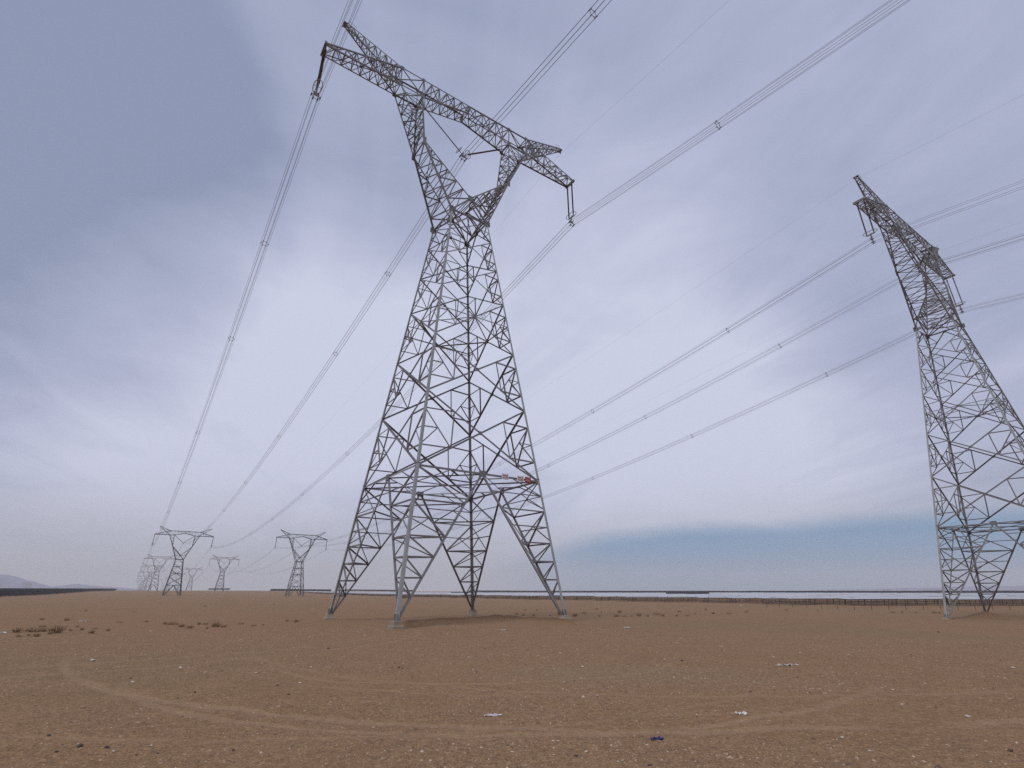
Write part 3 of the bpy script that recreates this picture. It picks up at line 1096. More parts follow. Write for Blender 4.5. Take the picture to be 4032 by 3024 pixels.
def v_string(loc, rz, dz, label):
    root = empty('insulator_set', (loc[0], loc[1], loc[2] + dz), rz)
    ztop = G['db'] - G['dyc']
    for sx in (-1, 1):
        top_ = V(sx * (G['xi'] - 0.15), 0, ztop - 0.1)
        botm = V(sx * 0.42, 0, 0.62)
        d_ = (botm - top_).normalized()
        q = d_.to_track_quat('-Z', 'Y')
        st = top_ + d_ * 0.55
        MB().add(tube([top_, st], 0.035, 5)).add(tube([top_ + V(0, -G['yb'], 0), top_ + V(0, G['yb'], 0)], 0.05, 5)).build('shackle', M_POST, root)
        part_inst(INS_V, 'insulator', root, Matrix.Translation(st) @ q.to_matrix().to_4x4())
        en = st + d_ * (VL - 1.35)
        MB().add(tube([en - d_ * 0.05, botm, (sx * 0.2, 0, 0.42)], 0.035, 5)).build('link', M_POST, root)
        s1 = d_.cross(V(0, 1, 0)).normalized()
        ring = [en - d_ * 0.25 + V(0, 1, 0) * (0.42 * math.cos(2 * math.pi * i / 20)) + s1 * (0.42 * math.sin(2 * math.pi * i / 20)) for i in range(20)]
        MB().add(tube(ring, 0.032, 6, True)).add(tube([ring[0], ring[10]], 0.02, 5)).build('grading_ring', M_RING, root)
        ring2 = [st + d_ * 0.2 + V(0, 1, 0) * (0.19 * math.cos(2 * math.pi * i / 14)) + s1 * (0.19 * math.sin(2 * math.pi * i / 14)) for i in range(14)]
        MB().add(tube(ring2, 0.022, 5, True)).build('grading_ring', M_RING, root)
    yoke(root, 0.0)
    return tag(root, label, 'insulator', 'hanging insulator sets')


for (loc, rz, nm) in (((T0[0], T0[1], 0.0), YAW, 'middle pylon'), (TR0, R(34.61), 'pylon at the right edge')):
    i_string(loc, rz, -1, ZW + G['dy'], 'red-brown insulators hanging at the left crossarm tip of the %s' % nm)
    i_string(loc, rz, 1, ZW + G['dy'], 'red-brown insulators hanging at the right crossarm tip of the %s' % nm)
    v_string(loc, rz, ZW + G['dyc'], 'V-shaped red-brown insulators inside the window of the %s' % nm)
# far pylons: simple strings, one thing each
far_i = MB().add(tube([(0, 0, 6.0), (0, 0, 0.3)], 0.16, 5)).add(tube([(x_, 0, z_) for (x_, z_) in HEX], 0.09, 5, True)).add(racetrack(0, 1.0, 0.5, 0.5, 0.07))
far_v = MB().add(tube([(-5.2, 0, 4.4), (0, 0, 0.2)], 0.13, 5)).add(tube([(5.2, 0, 4.4), (0, 0, 0.2)], 0.13, 5)).add(tube([(x_, 0, z_) for (x_, z_) in HEX], 0.09, 5, True))
pi_ = far_i.build('insulator_set', M_STEELF)
pv_ = far_v.build('insulator_set', M_STEELF)
fst = {0: True, 1: True}
for key, desc in (('L', 'nearer'), ('R', 'right-hand')):
    for i, (Y, X, z, hb) in enumerate(lines[key][2:6]):
        for dxx, wh in ((-G['xt'], 'left tip'), (0, 'window'), (G['xt'], 'right tip')):
            isv = 1 if dxx == 0 else 0
            src = pv_ if isv else pi_
            o = src if fst[isv] else copy_tree(src)
            fst[isv] = False
            x, y = line_xy(X + dxx, Y)
            o.location = (x, y, z + hb + (G['dyc'] if isv else G['dy']))
            o.rotation_euler = (0, 0, YAW)
            tag(o, 'insulator hanging in the %s of the %s pylon of the %s line' % (wh, ORD[i], desc), 'insulator', 'hanging insulator sets')

# ------------------------------------------------------------------ conductors and earth wires
def span_z(za, zb_, t_, sag):
    return za + (zb_ - za) * t_ - 4 * sag * t_ * (1 - t_)


def wire(key, off, hgt, hexo, rad, sagf, smax, name, label, group):
    pts = []
    L = lines[key][:smax]
    for i in range(len(L) - 1):
        (Ya, Xa, za, ha), (Yb, Xb, zb_, hb) = L[i], L[i + 1]
        sag = sagf * ((Yb - Ya) / 338.0) ** 2
        N = 34 if i < 2 else 16
        for j in range(N + (1 if i == len(L) - 2 else 0)):
            t_ = j / N
            x, y = line_xy(Xa + (Xb - Xa) * t_ + off + hexo[0], Ya + (Yb - Ya) * t_)
            pts.append((x, y, span_z(za + ha + hgt, zb_ + hb + hgt, t_, sag) + hexo[1]))
    o = MB().add(tube(pts, rad, 5)).build(name, M_ALU, None, True)
    return tag(o, label, 'cable', group)


for key, desc in (('L', 'middle pylon'), ('R', 'right-edge pylon')):
    for off, hgt, wh in ((-G['xt'] * 0.995, G['dy'], 'left crossarm tip'), (0, G['dyc'], 'middle window'), (G['xt'] * 0.995, G['dy'], 'right crossarm tip')):
        for hx, hn in zip(HEX, ('right', 'upper right', 'upper left', 'left', 'lower left', 'lower right')):
            wire(key, off, hgt, hx, 0.0145, 10.7, 7, 'conductor_wire', '%s wire of the bundle at the %s of the %s' % (hn, wh, desc), 'conductors at the %s of the %s' % (wh, desc))
    for sx, wh in ((-1, 'left'), (1, 'right')):
        wire(key, sx * (G['xp'] + 0.3), G['dp'] - 0.4, (0, 0), 0.0065, 7.0, 7, 'earth_wire', 'thin earth wire running over the %s peak of the %s' % (wh, desc), 'earth wires over the pylon peaks')

# bundle spacers
sp_mb = MB()
for i in range(6):
    a, b = HEX[i], HEX[(i + 1) % 6]
    sp_mb.add(tube([(a[0] * 0.82, 0, a[1] * 0.82), (b[0] * 0.82, 0, b[1] * 0.82)], 0.024, 5))
for (hx, hz) in HEX:
    sp_mb.add(cham_box((hx, 0, hz - 0.035), 0.07, 0.18, 0.07, 0.015))
    sp_mb.add(tube([(hx * 0.8, 0, hz * 0.8), (hx, 0, hz)], 0.03, 5))
sp_proto = sp_mb.build('bundle_spacer', M_RING)
spfirst = True
for key, ss, desc in (('L', [-62, -19.8, 20.2, 42.1, 80.5, 119, 158, 198, 240, 282, 318], 'middle pylon'),
                      ('R', [-39.5, 0.9, 31.2, 64.1, 103, 143, 184, 226, 262, 296], 'right-edge pylon')):
    L = lines[key]
    for off, hgt, wh in ((-G['xt'] * 0.995, G['dy'], 'left'), (0, G['dyc'], 'middle'), (G['xt'] * 0.995, G['dy'], 'right')):
        for si_, s_ in enumerate(ss):
            for i in range(len(L) - 1):
                if L[i][0] <= s_ <= L[i + 1][0]:
                    (Ya, Xa, za, ha), (Yb, Xb, zb_, hb) = L[i], L[i + 1]
            t_ = (s_ - Ya) / (Yb - Ya)
            sag = 10.7 * ((Yb - Ya) / 338.0) ** 2
            x, y = line_xy(Xa + (Xb - Xa) * t_ + off, s_)
            z = span_z(za + ha + hgt, zb_ + hb + hgt, t_, sag)
            o = sp_proto if spfirst else copy_tree(sp_proto)
            spfirst = False
            o.location = (x, y, z)
            sl = ((zb_ + hb) - (za + ha) - 4 * sag * (1 - 2 * t_)) / (Yb - Ya)
            o.rotation_euler = (math.atan(sl), 0, YAW)
            tag(o, '%s six-armed spacer from the front on the %s bundle of the %s' % (nth(si_ + 1), wh, desc), 'spacer', 'spacers on the %s bundle of the %s' % (wh, desc))

# ------------------------------------------------------------------ signs on the ring of the near pylon
def text_part(body, size, mat, parent, x, z, name='lettering'):
    cu = bpy.data.curves.new(name, 'FONT')
    cu.body = body
    cu.size = size
    cu.align_x = 'CENTER'
    cu.align_y = 'CENTER'
    cu.extrude = 0.003
    cu.offset = 0.0
    tmp = bpy.data.objects.new(name, cu)
    COL.objects.link(tmp)
    dg = bpy.context.evaluated_depsgraph_get()
    me_ = bpy.data.meshes.new_from_object(tmp.evaluated_get(dg))
    bpy.data.objects.remove(tmp)
    me_.materials.clear()
    me_.materials.append(mat)
    o = bpy.data.objects.new(name, me_)
    COL.objects.link(o)
    o.parent = parent
    o.matrix_local = Matrix.Translation((x, -0.022, z)) @ Matrix.Rotation(R(90), 4, 'X')
    return o


z1 = G['zs'][1]
a1 = G['a0'] + (G['aw'] - G['a0']) * z1 / ZW


def sign(Xl, w, h, mat, label, rows, tmat):
    x, y = line_xy(Xl, -a1 - 0.16)
    root = empty('sign_board', (x, y, z1 - 0.02), YAW)
    MB().add(cham_box((0, 0, -h / 2), w, 0.03, h, 0.006)).build('panel', mat, root)
    pan = root.children[0]
    MB().add(box((-w * 0.3, 0.07, 0.0), 0.04, 0.12, 0.10)).add(box((w * 0.3, 0.07, 0.0), 0.04, 0.12, 0.10)).build('bracket', M_PLATE, root)
    for (body, size, zz) in rows:
        text_part(body, size, tmat, pan, 0, zz)
    return tag(root, label, 'sign', 'sign boards on the ring beam of the middle pylon')


sign(1.92, 0.62, 0.44, M_SIGNW, 'left one of two white signs with red characters on the pylon beam', [("高压危险", 0.118, 0.085), ("禁止攀登", 0.118, -0.085)], M_TXTR)
sign(3.33, 0.62, 0.44, M_SIGNW, 'white sign with red characters right next to the red sign', [("高压危险", 0.118, 0.085), ("禁止攀登", 0.118, -0.085)], M_TXTR)
sign(4.05, 0.56, 0.44, M_SIGNR, 'red sign with pale lettering near the right leg of the pylon', [("750kV线", 0.09, 0.13), ("008号", 0.19, -0.06)], M_TXTW)

# ------------------------------------------------------------------ solar fields
def xb_right(y):
    return (114.0 - 0.572 * (y - 41.88)) / 0.82 - 5.17


def deck_tables(mb, x0, x1, y0, width, zc_, tilt, rs, tl=12.0, jit=1.0):
    """tables along x; zc_: height of the deck above ground"""
    x = x0
    edges = []
    while x < x1 - 1:
        l_ = min(tl, x1 - x)
        cx = x + l_ / 2
        zg = gz1(cx, y0)
        tt2 = R(tilt + rs.uniform(-0.7, 0.7) * jit)
        sl = rs.uniform(-0.004, 0.004)
        zc2 = zg + zc_ + rs.uniform(-0.05, 0.05) * jit
        Y_ = V(0, math.cos(tt2), math.sin(tt2))
        X_ = V(1, 0, sl)
        N_ = X_.cross(Y_)
        mb.add(box((cx, y0, zc2), l_ - 0.35, width, 0.045, (X_, Y_, N_)))
        edges.append((cx, l_, zg, zc2, tt2))
        x += l_
    return edges


rs = random.Random(5)
rows_y = [126 + 8.6 * i for i in range(46)]
for ri, y in enumerate(rows_y):
    x0 = xb_right(y) + rs.uniform(-4, 2)
    if ri == 0:
        x0 = 74.0
    x1 = min(0.97 * y + 45, x0 + 420)
    root = empty('solar_panel_row', (0, 0, 0))
    mb = MB()
    ed = deck_tables(mb, x0, x1, y, 4.0, 1.45, 1.6, rs)
    mb.build('panel_deck', M_SKYGLASS, root)
    posts = MB()
    ends = ed if ri < 2 else ed[:2]
    for (cx, l_, zg, zc2, tt2) in ends:
        for px_ in ((-0.38, 0.0, 0.38) if ri < 3 else (-0.3, 0.3)):
            for (py_, lean) in ((-1.3, 0.0), (1.3, 0.0)):
                xx = cx + px_ * l_
                pbox = tube([(xx, y + py_, zg - 0.3), (xx + 0.25, y + py_, zc2 + math.tan(tt2) * py_ - 0.03)], 0.06, 5)
                if ri < 2:
                    MB().add(pbox).build('post', M_FRAME, root)
                else:
                    posts.add(pbox)
        rl = MB()
        for py_ in (-1.9, 1.6):
            rl.add(box((cx, y + py_, zc2 + math.tan(tt2) * py_ - 0.09), l_ - 0.5, 0.08, 0.10))
        for zz in ((0.3, 0.75) if ri < 2 else (0.4,)):
            rl.add(box((cx, y - 1.3, zg + zz), l_ - 0.4, 0.06, 0.07))
        if ri < 2:
            rl.build('rail', M_FRAME, root)
        else:
            posts.add((rl.v, rl.f))
    if posts.v:
        tag(posts.build('support_frame', M_FRAME, root), kind='stuff')
    if ri == 0:
        lab = 'nearest row of flat solar panels with open dark frames at the right'
    elif ri == 1:
        lab = 'second row of flat solar panels with dark posts at the right'
    else:
        lab = 'pale flat solar panels in the right field, %s row from the front' % nth(ri + 1)
    tag(root, lab, 'solar panels', 'flat solar rows of the right field' if ri > 1 else None)


def dark_table(x0, x1, y0, y1, ht, label, group=None, lift=0.25, tl=14.0):
    """tilted tables in a line from (x0,y0) to (x1,y1)"""
    root = empty('solar_panel_row', (0, 0, 0))
    L_ = math.hypot(x1 - x0, y1 - y0)
    n = max(1, int(L_ / tl))
    a = math.atan2(y1 - y0, x1 - x0)
    X_ = V(math.cos(a), math.sin(a), 0)
    Yh = V(-math.sin(a), math.cos(a), 0)
    tl_ = R(38)
    Y_ = (Yh * math.cos(tl_) + V(0, 0, 1) * math.sin(tl_))
    N_ = X_.cross(Y_)
    w = ht / math.sin(tl_)
    mb = MB()
    pf = MB()
    for i in range(n):
        c = V(x0, y0, 0) + X_ * (L_ * (i + 0.5) / n)
        zg = gz1(c.x, c.y)
        c.z = zg + lift + ht / 2 + rs.uniform(-0.04, 0.04)
        mb.add(box(c, L_ / n - 0.12, w, 0.05, (X_, Y_, N_)))
        for q in (-0.3, 0.3):
            p = c + X_ * (q * L_ / n)
            pf.add(tube([(p.x, p.y, zg - 0.3), (p.x, p.y, c.z - 0.06)], 0.06, 4))
            pf.add(tube([(p.x + Yh.x * w * 0.3, p.y + Yh.y * w * 0.3, zg - 0.3), (p.x + Yh.x * w * 0.3, p.y + Yh.y * w * 0.3, c.z + 0.3 * w * math.sin(tl_) - 0.06)], 0.06, 4))
    mb.build('panel_deck', M_BACK, root)
    tag(pf.build('support_frame', M_FRAME, root), kind='stuff')
    return tag(root, label, 'solar panels', group)


# dark tilted rows closing the right field
dark_table(225, 640, 530, 530, 2.5, 'long dark tilted solar row along the horizon at the far right')
dark_table(230, 640, 541, 541, 2.5, 'dark solar row just behind the one along the horizon at the right')
dark_table(90, 400, 640, 640, 2.6, 'long dark solar row on the horizon between the two near pylons')
dark_table(-60, 300, 780, 780, 2.7, 'thin dark solar row on the horizon behind the middle pylon')
dark_table(88, 113, 318, 318, 1.3, 'single dark tilted solar table amid the pale panels', lift=0.9)
dark_table(-262, -196, 600, 600, 1.9, 'dark solar row below the small pylon of the right-hand line', lift=0.9)
dark_table(-215, -120, 680, 680, 1.6, 'thin dark solar row right of the small pylon', lift=1.3)
dark_table(-560, -520, 1020, 1020, 2.6, 'short dark solar row on the horizon between the far pylons', lift=1.2)
dark_table(-52, -30, 470, 470, 1.2, 'short dark solar row seen between the pylon legs', lift=1.0)
# left field
for i in range(38):
    y = 226 + 10.5 * i
    xr = -206 - (y - 226) * 0.60
    dark_table(xr - 230, xr, y + 6, y, 2.05, 'dark tilted solar panels at the left edge, %s row from the front' % nth(i + 1) if i else 'foremost dark solar row at the left edge', 'dark solar rows of the left field' if i else None, 0.15, 20.0)

# fence of thin stakes in front of the right field
def fence(pts_xy, h, label, step):
    root = empty('stake_fence', (pts_xy[0][0], pts_xy[0][1], 0))
    n0 = V(pts_xy[0][0], pts_xy[0][1], 0)
    tops = []
    for (a, b) in zip(pts_xy[:-1], pts_xy[1:]):
        L_ = math.hypot(b[0] - a[0], b[1] - a[1])
        n = int(L_ / step)
        for i in range(n):
            x, y = a[0] + (b[0] - a[0]) * i / n, a[1] + (b[1] - a[1]) * i / n
            z = gz1(x, y)
            lx = rs.uniform(-0.05, 0.05)
            MB().add(tube([V(x, y, z - 0.2) - n0, V(x + lx * 0.5, y, z + h * 0.5) - n0, V(x + lx, y, z + h) - n0], 0.045, 5)).build('post', M_POST, root)
            tops.append(V(x + lx, y, z + h) - n0)
    for fz in (0.08, 0.5):
        MB().add(tube([p - V(0, 0, fz * h) for p in tops], 0.008, 4)).build('wire', M_POST, root)
    return tag(root, label, 'fence')


fence([(99, 98), (60, 98.5), (52, 120)], 0.8, 'low stake fence in front of the solar frames at the right', 2.9)
fence([(62, 142), (34, 182), (-5, 240)], 1.75, 'thin stake fence along the edge of the pale solar field', 6.4)

# inverter cabin
cx, cy = 122.5, 128.0
cz = gz1(cx, cy)
cab = empty('inverter_cabin', (cx, cy - 5, cz))
MB().add(cham_box((0, 0, 0.75), 1.5, 1.2, 1.0, 0.02)).build('cabinet', M_CAB, cab)
MB().add(cham_box((0, 0, 1.753), 2.2, 1.7, 0.22, 0.06)).build('roof', M_CAB, cab)
MB().add(box((0, -0.612, 1.2), 0.62, 0.02, 0.8)).build('door', M_CAB, cab)
for q in (-0.6, 0.6):
    MB().add(box((q, 0, 0.3), 0.12, 0.9, 0.9)).build('leg', M_CAB, cab)
tag(cab, 'small pale cabinet with overhanging roof standing among the solar frames', 'cabinet')

# ------------------------------------------------------------------ dry shrubs
def shrub_mesh(seed, n, spread, hgt):
    r_ = random.Random(seed)
    mb = MB()
    for i in range(n):
        a = r_.uniform(0, 2 * math.pi)
        rad = spread * math.sqrt(r_.random())
        b = V(math.cos(a) * rad * 0.45, math.sin(a) * rad * 0.45, -0.03)
        h = hgt * r_.uniform(0.45, 1.0) * (1 - 0.45 * (rad / spread) ** 2)
        tip = V(math.cos(a) * rad + r_.uniform(-.05, .05), math.sin(a) * rad + r_.uniform(-.05, .05), h)
        mid_ = lerp(b, tip, 0.55) + V(r_.uniform(-.04, .04), r_.uniform(-.04, .04), h * 0.12)
        s = V(r_.uniform(-1, 1), r_.uniform(-1, 1), 0.2).normalized()
        w = r_.uniform(0.008, 0.02)
        v = [b - s * w, b + s * w, mid_ + s * w, mid_ - s * w, tip]
        mb.add((v, [(0, 1, 2, 3), (3, 2, 4)]))
        for _ in range(3):
            q = lerp(mid_, tip, r_.random())
            dd = V(r_.uniform(-1, 1), r_.uniform(-1, 1), r_.uniform(-0.1, 0.9)).normalized() * r_.uniform(0.06, 0.16)
            s2 = dd.cross(V(0, 0, 1)).normalized() * 0.012
            mb.add(([q - s2, q + s2, q + dd], [(0, 1, 2)]))
    me_ = bpy.data.meshes.new('dry_shrub')
    me_.from_pydata([tuple(p) for p in mb.v], [], mb.f)
    me_.materials.append(M_TWIG)
    return me_


SHR = [shrub_mesh(1, 75, 0.42, 0.62), shrub_mesh(2, 95, 0.58, 0.66), shrub_mesh(3, 60, 0.34, 0.5), shrub_mesh(4, 85, 0.66, 0.48)]
EYEV = V(0, 0, EYE)


def ground_at(u, v):
    """ground point seen at photo coordinates (4032 x 3024)"""
    d_ = _fw + _r2 * ((u - 2016) / 2026.79) - _u2 * ((v - 1512) / 2026.79)
    z = 0.0
    for _ in range(12):
        t_ = (z - EYE) / d_.z
        p = EYEV + d_ * t_
        z = gz1(p.x, p.y)
    return p.x, p.y, z


shrubs_left = [(66, 2490, 1.0), (72, 2508, .6), (100, 2486, .8), (138, 2487, 1.7), (113, 2503, .6), (142, 2506, .7), (172, 2487, .8), (203, 2482, .6), (220, 2493, 1.7), (195, 2497, .5), (278, 2485, .8), (167, 2470, .7), (262, 2444, 1.0), (305, 2470, .6), (360, 2494, 1.0), (375, 2477, .7), (322, 2480, .6), (338, 2407, .8), (425, 2484, .8), (470, 2452, .8), (575, 2449, .7), (165, 2442, .8), (650, 2458, 1.2), (680, 2460, 1.2), (715, 2468, .9), (745, 2474, 1.0), (782, 2459, .8), (810, 2459, .8), (850, 2469, 1.3), (880, 2470, .9), (815, 2476, .7), (948, 2458, .8), (1130, 2447, .8), (1165, 2449, .9), (1035, 2462, .6), (1000, 2465, .6), (530, 2410, .7), (808, 2388, .8)]
shrubs_right = [(2035, 2420, 1.0), (2062, 2424, .9), (2100, 2424, 1.1), (2068, 2404, .7), (2114, 2404, .7), (2205, 2421, 1.6), (2166, 2425, .8), (2300, 2416, 1.4), (2265, 2427, 1.2), (2350, 2400, .9), (2368, 2411, .8), (2407, 2411, .7), (2440, 2413, 1.6), (2425, 2428, 1.6), (2360, 2427, .8), (2460, 2428, .9), (2488, 2428, .7), (2515, 2426, 1.5), (2550, 2428, 1.1), (2585, 2420, 1.6), (2610, 2427, 1.2), (2675, 2410, 1.3), (2665, 2427, 1.2), (2708, 2426, 1.0), (2737, 2417, .7), (2780, 2401, 1.5), (2808, 2418, 1.6), (2870, 2417, 1.7), (2940, 2412, 1.2), (3095, 2404, 1.0), (3220, 2404, .8), (3515, 2413, 1.2), (3552, 2413, 1.1), (3605, 2413, 1.0), (3645, 2415, .8), (3680, 2414, 1.2), (3700, 2416, 1.1), (2200, 2407, .6)]
for lst, lab, grp_ in ((shrubs_left, 'dry brown shrub left of the middle pylon, %s from the left edge', 'dry shrubs left of the middle pylon'), (shrubs_right, 'dry brown shrub right of the middle pylon, %s counted from its leg', 'dry shrubs right of the middle pylon')):
    for i, (u, v, sc) in enumerate(lst):
        x, y, z = ground_at(u, v)
        o = bpy.data.objects.new('dry_shrub', SHR[i % 4])
        COL.objects.link(o)
        o.location = (x, y, z)
        o.rotation_euler = (0, 0, rs.uniform(0, 6.28))
        s_ = sc * rs.uniform(0.38, 0.56)
        o.scale = (s_ * 1.15, s_ * 1.15, s_ * 0.95)
        rank = 1 + sorted(range(len(lst)), key=lambda q: lst[q][0]).index(i)
        tag(o, lab % nth(rank), 'shrub', grp_)

# ------------------------------------------------------------------ litter and stones
def crumple(seed, L_, W_, h, nx=10, ny=5):
    """crumpled sheet lying on the ground, with thickness"""
    r_ = random.Random(seed)
    v, f = [], []
    for side in (0, 1):
        r2 = random.Random(seed)
        for i in range(nx):
            for j in range(ny):
                x = (i / (nx - 1) - 0.5) * L_ + r2.uniform(-.25, .25) * L_ / nx
                y = (j / (ny - 1) - 0.5) * W_ * (0.55 + 0.45 * math.sin(i * 1.3 + seed)) + r2.uniform(-.3, .3) * W_ / ny
                z = h * (r2.random() ** 1.5) * (0.4 + 0.6 * abs(math.sin(i * 0.9 + seed * 2)))
                v.append((x, y, z + 0.006 - side * 0.004))
    n = nx * ny
    for i in range(nx - 1):
        for j in range(ny - 1):
            a = i * ny + j
            f.append((a, a + ny, a + ny + 1, a + 1))
            f.append((n + a, n + a + 1, n + a + ny + 1, n + a + ny))
    edge = [i * ny for i in range(nx)] + [(nx - 1) * ny + j for j in range(1, ny)] + [i * ny + ny - 1 for i in range(nx - 2, -1, -1)] + [j for j in range(ny - 2, 0, -1)]
    for a, b in zip(edge, edge[1:] + edge[:1]):
        f.append((b, a, n + a, n + b))
    return v, f


def litter(u, v, seed, L_, W_, h, mat, name, label, rz=0.0, cat='litter'):
    x, y, z = ground_at(u, v)
    vf = crumple(seed, L_ * 0.8, W_ * 0.75, h * 0.7)
    o = mesh_obj(name, vf[0], vf[1], mat)
    o.location = (x, y, z - 0.002)
    o.rotation_euler = (0, 0, rz)
    return tag(o, label, cat)


litter(1941, 2820, 3, 0.31, 0.10, 0.05, M_FILM, 'plastic_film', 'crumpled strip of white plastic film on the ground below the middle pylon', 0.1)
litter(2918, 2812, 4, 0.20, 0.10, 0.06, M_FILM, 'plastic_bag', 'crumpled white plastic scrap on the ground right of the film strip', -0.2)
litter(2588, 2914, 6, 0.20, 0.07, 0.055, M_BLUE, 'plastic_scrap', 'dark blue plastic scrap lying on the gravel in the foreground', 0.15)
litter(3100, 2621, 8, 0.70, 0.16, 0.09, M_CLOTH, 'cloth_strip', 'long grey-white cloth strip on the ground towards the right', 0.15)
litter(2467, 2473, 9, 0.40, 0.25, 0.16, M_FILM, 'plastic_bag', 'small white plastic bag lying right of the middle pylon')
litter(2839, 2545, 10, 0.22, 0.10, 0.03, M_CLOTH, 'cloth_strip', 'short pale strip on the ground behind the grey-white cloth')
litter(7, 2493, 12, 0.55, 0.2, 0.12, M_FILM, 'plastic_bag', 'white plastic scrap at the left edge near the shrubs')
litter(335, 2447, 13, 1.1, 0.3, 0.12, M_CLOTH, 'cloth_strip', 'pale strip among the shrubs on the far left')
litter(1980, 2482, 15, 0.55, 0.2, 0.08, M_CLOTH, 'cloth_strip', 'pale flat scrap in front of the pylon footings')
litter(2918, 2384, 16, 0.9, 0.3, 0.2, M_FILM, 'plastic_bag', 'white plastic scrap in front of the solar field')


def stone_mesh(seed, sub=2):
    r_ = random.Random(seed)
    import bmesh
    bm = bmesh.new()
    bmesh.ops.create_icosphere(bm, subdivisions=sub, radius=1.0)
    pl = [(V(r_.uniform(-1, 1), r_.uniform(-1, 1), r_.uniform(-.4, 1)).normalized(), r_.uniform(0.55, 0.85)) for _ in range(7)]
    for v in bm.verts:
        for n, d_ in pl:
            e_ = v.co.dot(n) - d_
            if e_ > 0:
                v.co -= n * e_ * 0.9
        v.co *= 1 + r_.uniform(-.05, .05)
        v.co.z *= 0.62
    me_ = bpy.data.meshes.new('stone')
    bm.to_mesh(me_)
    bm.free()
    return me_


def stones(lst, mat, lab, grp_, s0):
    ms = []
    for i in range(3):
        m_ = stone_mesh(s0 + i)
        m_.materials.append(mat)
        ms.append(m_)
    for i, (u, v, wpx) in enumerate(lst):
        x, y, z = ground_at(u, v)
        o = bpy.data.objects.new('stone', ms[i % 3])
        COL.objects.link(o)
        dist = math.hypot(x, y)
        s_ = wpx / 2026.79 * dist * 0.5 * 0.8
        o.location = (x, y, z + s_ * 0.25)
        o.scale = (s_, s_ * 0.8, s_ * 0.8)
        o.rotation_euler = (0, 0, rs.uniform(0, 6.28))
        rank = 1 + sorted(range(len(lst)), key=lambda q: lst[q][0]).index(i)
        tag(o, lab % nth(rank), 'stone', grp_)


stones([(365, 2603, 20), (711, 2631, 17), (521, 2688, 16), (1007, 2651, 14), (1180, 2691, 15), (2617, 2597, 10), (3989, 2631, 15), (3811, 2823, 18), (3317, 2905, 16), (1846, 2589, 10), (2293, 2627, 16), (2352, 2739, 12), (2744, 2815, 10), (2592, 2889, 16), (3552, 2775, 12), (594, 2487, 10), (1435, 2503, 11), (2470, 2892, 8), (1740, 2893, 8), (1925, 2990, 9), (3425, 2958, 14), (3030, 2840, 10), (2180, 2973, 10), (2450, 2995, 10), (1140, 2948, 9), (950, 2520, 8), (585, 2830, 9), (1085, 2825, 9), (1135, 2558, 8), (2665, 2533, 8), (3150, 2571, 9)],
       M_PALE, 'small pale stone on the brown gravel, %s from the left edge', 'pale stones on the ground', 20)
stones([(314, 2940, 26), (422, 2944, 18), (222, 2962, 16), (190, 2898, 16), (767, 2727, 12), (1092, 2700, 15), (1136, 2735, 14), (1570, 2629, 14), (1585, 2632, 12), (1555, 2612, 8), (1105, 2812, 9), (918, 2955, 16), (700, 2750, 10), (1292, 2555, 14), (515, 2672, 11), (2685, 2603, 14), (2955, 2725, 12), (3190, 2728, 10), (3140, 2667, 9), (2262, 2680, 10), (3075, 2805, 12), (3685, 2787, 9), (3694, 2490, 12), (3980, 2958, 22), (2560, 3016, 22), (2270, 2978, 18), (2744, 2822, 9), (2352, 2742, 7), (3588, 2580, 8), (1910, 2555, 10), (620, 2968, 12), (540, 2975, 10)],
       M_DARK, 'small dark stone on the brown gravel, %s from the left edge', 'dark stones on the ground', 40)

# loose gravel, far beyond counting
NP_ = 430000
ang = rng.uniform(-1.02, 1.02, NP_)
dst = 5.0 + 30.0 * rng.random(NP_) ** 1.7
pxs, pys = np.sin(ang) * dst, np.cos(ang) * dst
pxs += rng.normal(0, 0.2, NP_)
cl = vnoise(pxs * 0.35, pys * 0.35, 21)
keep = rng.random(NP_) < 0.50 + 0.62 * cl
for (tx_, ty_, tr_, tw_, tm_, _) in TRACKS:
    keep &= (np.abs(np.hypot(pxs - tx_, pys - ty_) - tr_) > tw_ * 1.1) | (pys > tm_) | (rng.random(NP_) < 0.25)
pxs, pys, dst = pxs[keep], pys[keep], dst[keep]
n_ = len(pxs)
pzs = gz(pxs, pys)
sz = np.exp(rng.normal(math.log(0.0066), 0.46, n_)) * (1 + 0.02 * dst)
sz = np.where(rng.random(n_) < 0.012, sz * 2.2, sz)
sz = np.minimum(sz, 0.04)
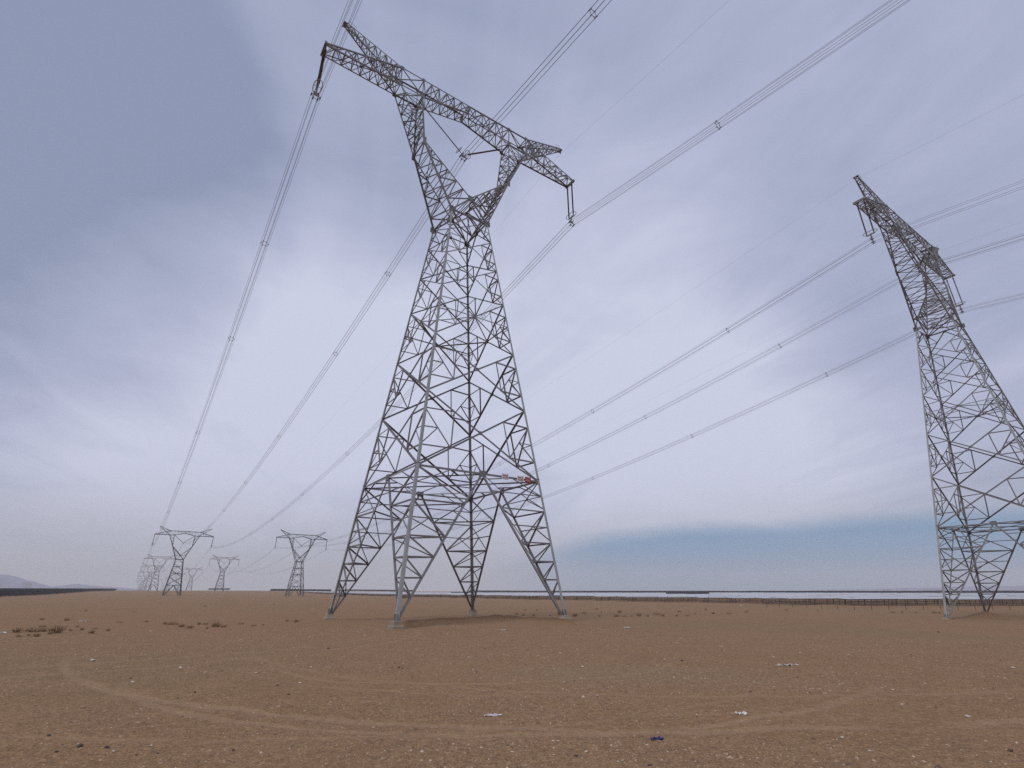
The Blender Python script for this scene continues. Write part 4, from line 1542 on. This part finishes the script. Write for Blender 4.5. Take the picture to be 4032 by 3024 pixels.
base = np.array([[1, 0, 0], [0, 1, 0], [-1, 0, 0], [0, -1, 0], [0, 0, 1]], float)
th_ = rng.uniform(0, 6.28, n_)
vv = base[None] * (1 + rng.uniform(-0.35, 0.35, (n_, 5, 1)))
vv = vv + rng.uniform(-0.18, 0.18, (n_, 5, 3))
vv = vv * np.array([1.25, 0.9, 0.62])
c_, s_ = np.cos(th_)[:, None], np.sin(th_)[:, None]
vx = vv[..., 0] * c_ - vv[..., 1] * s_
vy = vv[..., 0] * s_ + vv[..., 1] * c_
vv = np.stack([vx, vy, vv[..., 2]], -1) * sz[:, None, None]
vv += np.stack([pxs, pys, pzs + sz * 0.02], -1)[:, None, :]
tri = np.array([[0, 1, 4], [1, 2, 4], [2, 3, 4], [3, 0, 4]])
ff = (tri[None] + (np.arange(n_) * 5)[:, None, None]).reshape(-1, 3)
me = bpy.data.meshes.new('gravel')
me.vertices.add(n_ * 5)
me.vertices.foreach_set('co', vv.ravel())
me.loops.add(ff.size)
me.loops.foreach_set('vertex_index', ff.ravel().astype(np.int32))
me.polygons.add(len(ff))
me.polygons.foreach_set('loop_start', np.arange(0, ff.size, 3, dtype=np.int32))
me.polygons.foreach_set('loop_total', np.full(len(ff), 3, dtype=np.int32))
me.update()
me.materials.append(M_PEBBLE)
gravel = bpy.data.objects.new('gravel', me)
COL.objects.link(gravel)
tag(gravel, 'loose brown gravel strewn over the desert ground', 'gravel', kind='stuff')

# ------------------------------------------------------------------ haze
hm = bpy.data.materials.new('haze')
hm.use_nodes = True
H = NT(hm.node_tree)
H.n.clear()
ho = H.node('ShaderNodeOutputMaterial')
pvn = H.node('ShaderNodeVolumePrincipled')
pvn.inputs['Color'].default_value = c4((0.99, 0.99, 0.99))
pvn.inputs['Density'].default_value = 0.00029
pvn.inputs['Anisotropy'].default_value = 0.05
H.l.new(pvn.outputs[0], ho.inputs['Volume'])
hv, hf = box((0, 0, 71), 9400, 9400, 158)
hz = mesh_obj('haze', hv, hf, hm)
tag(hz, 'thin pale dust haze over the whole plain', 'haze', kind='stuff')
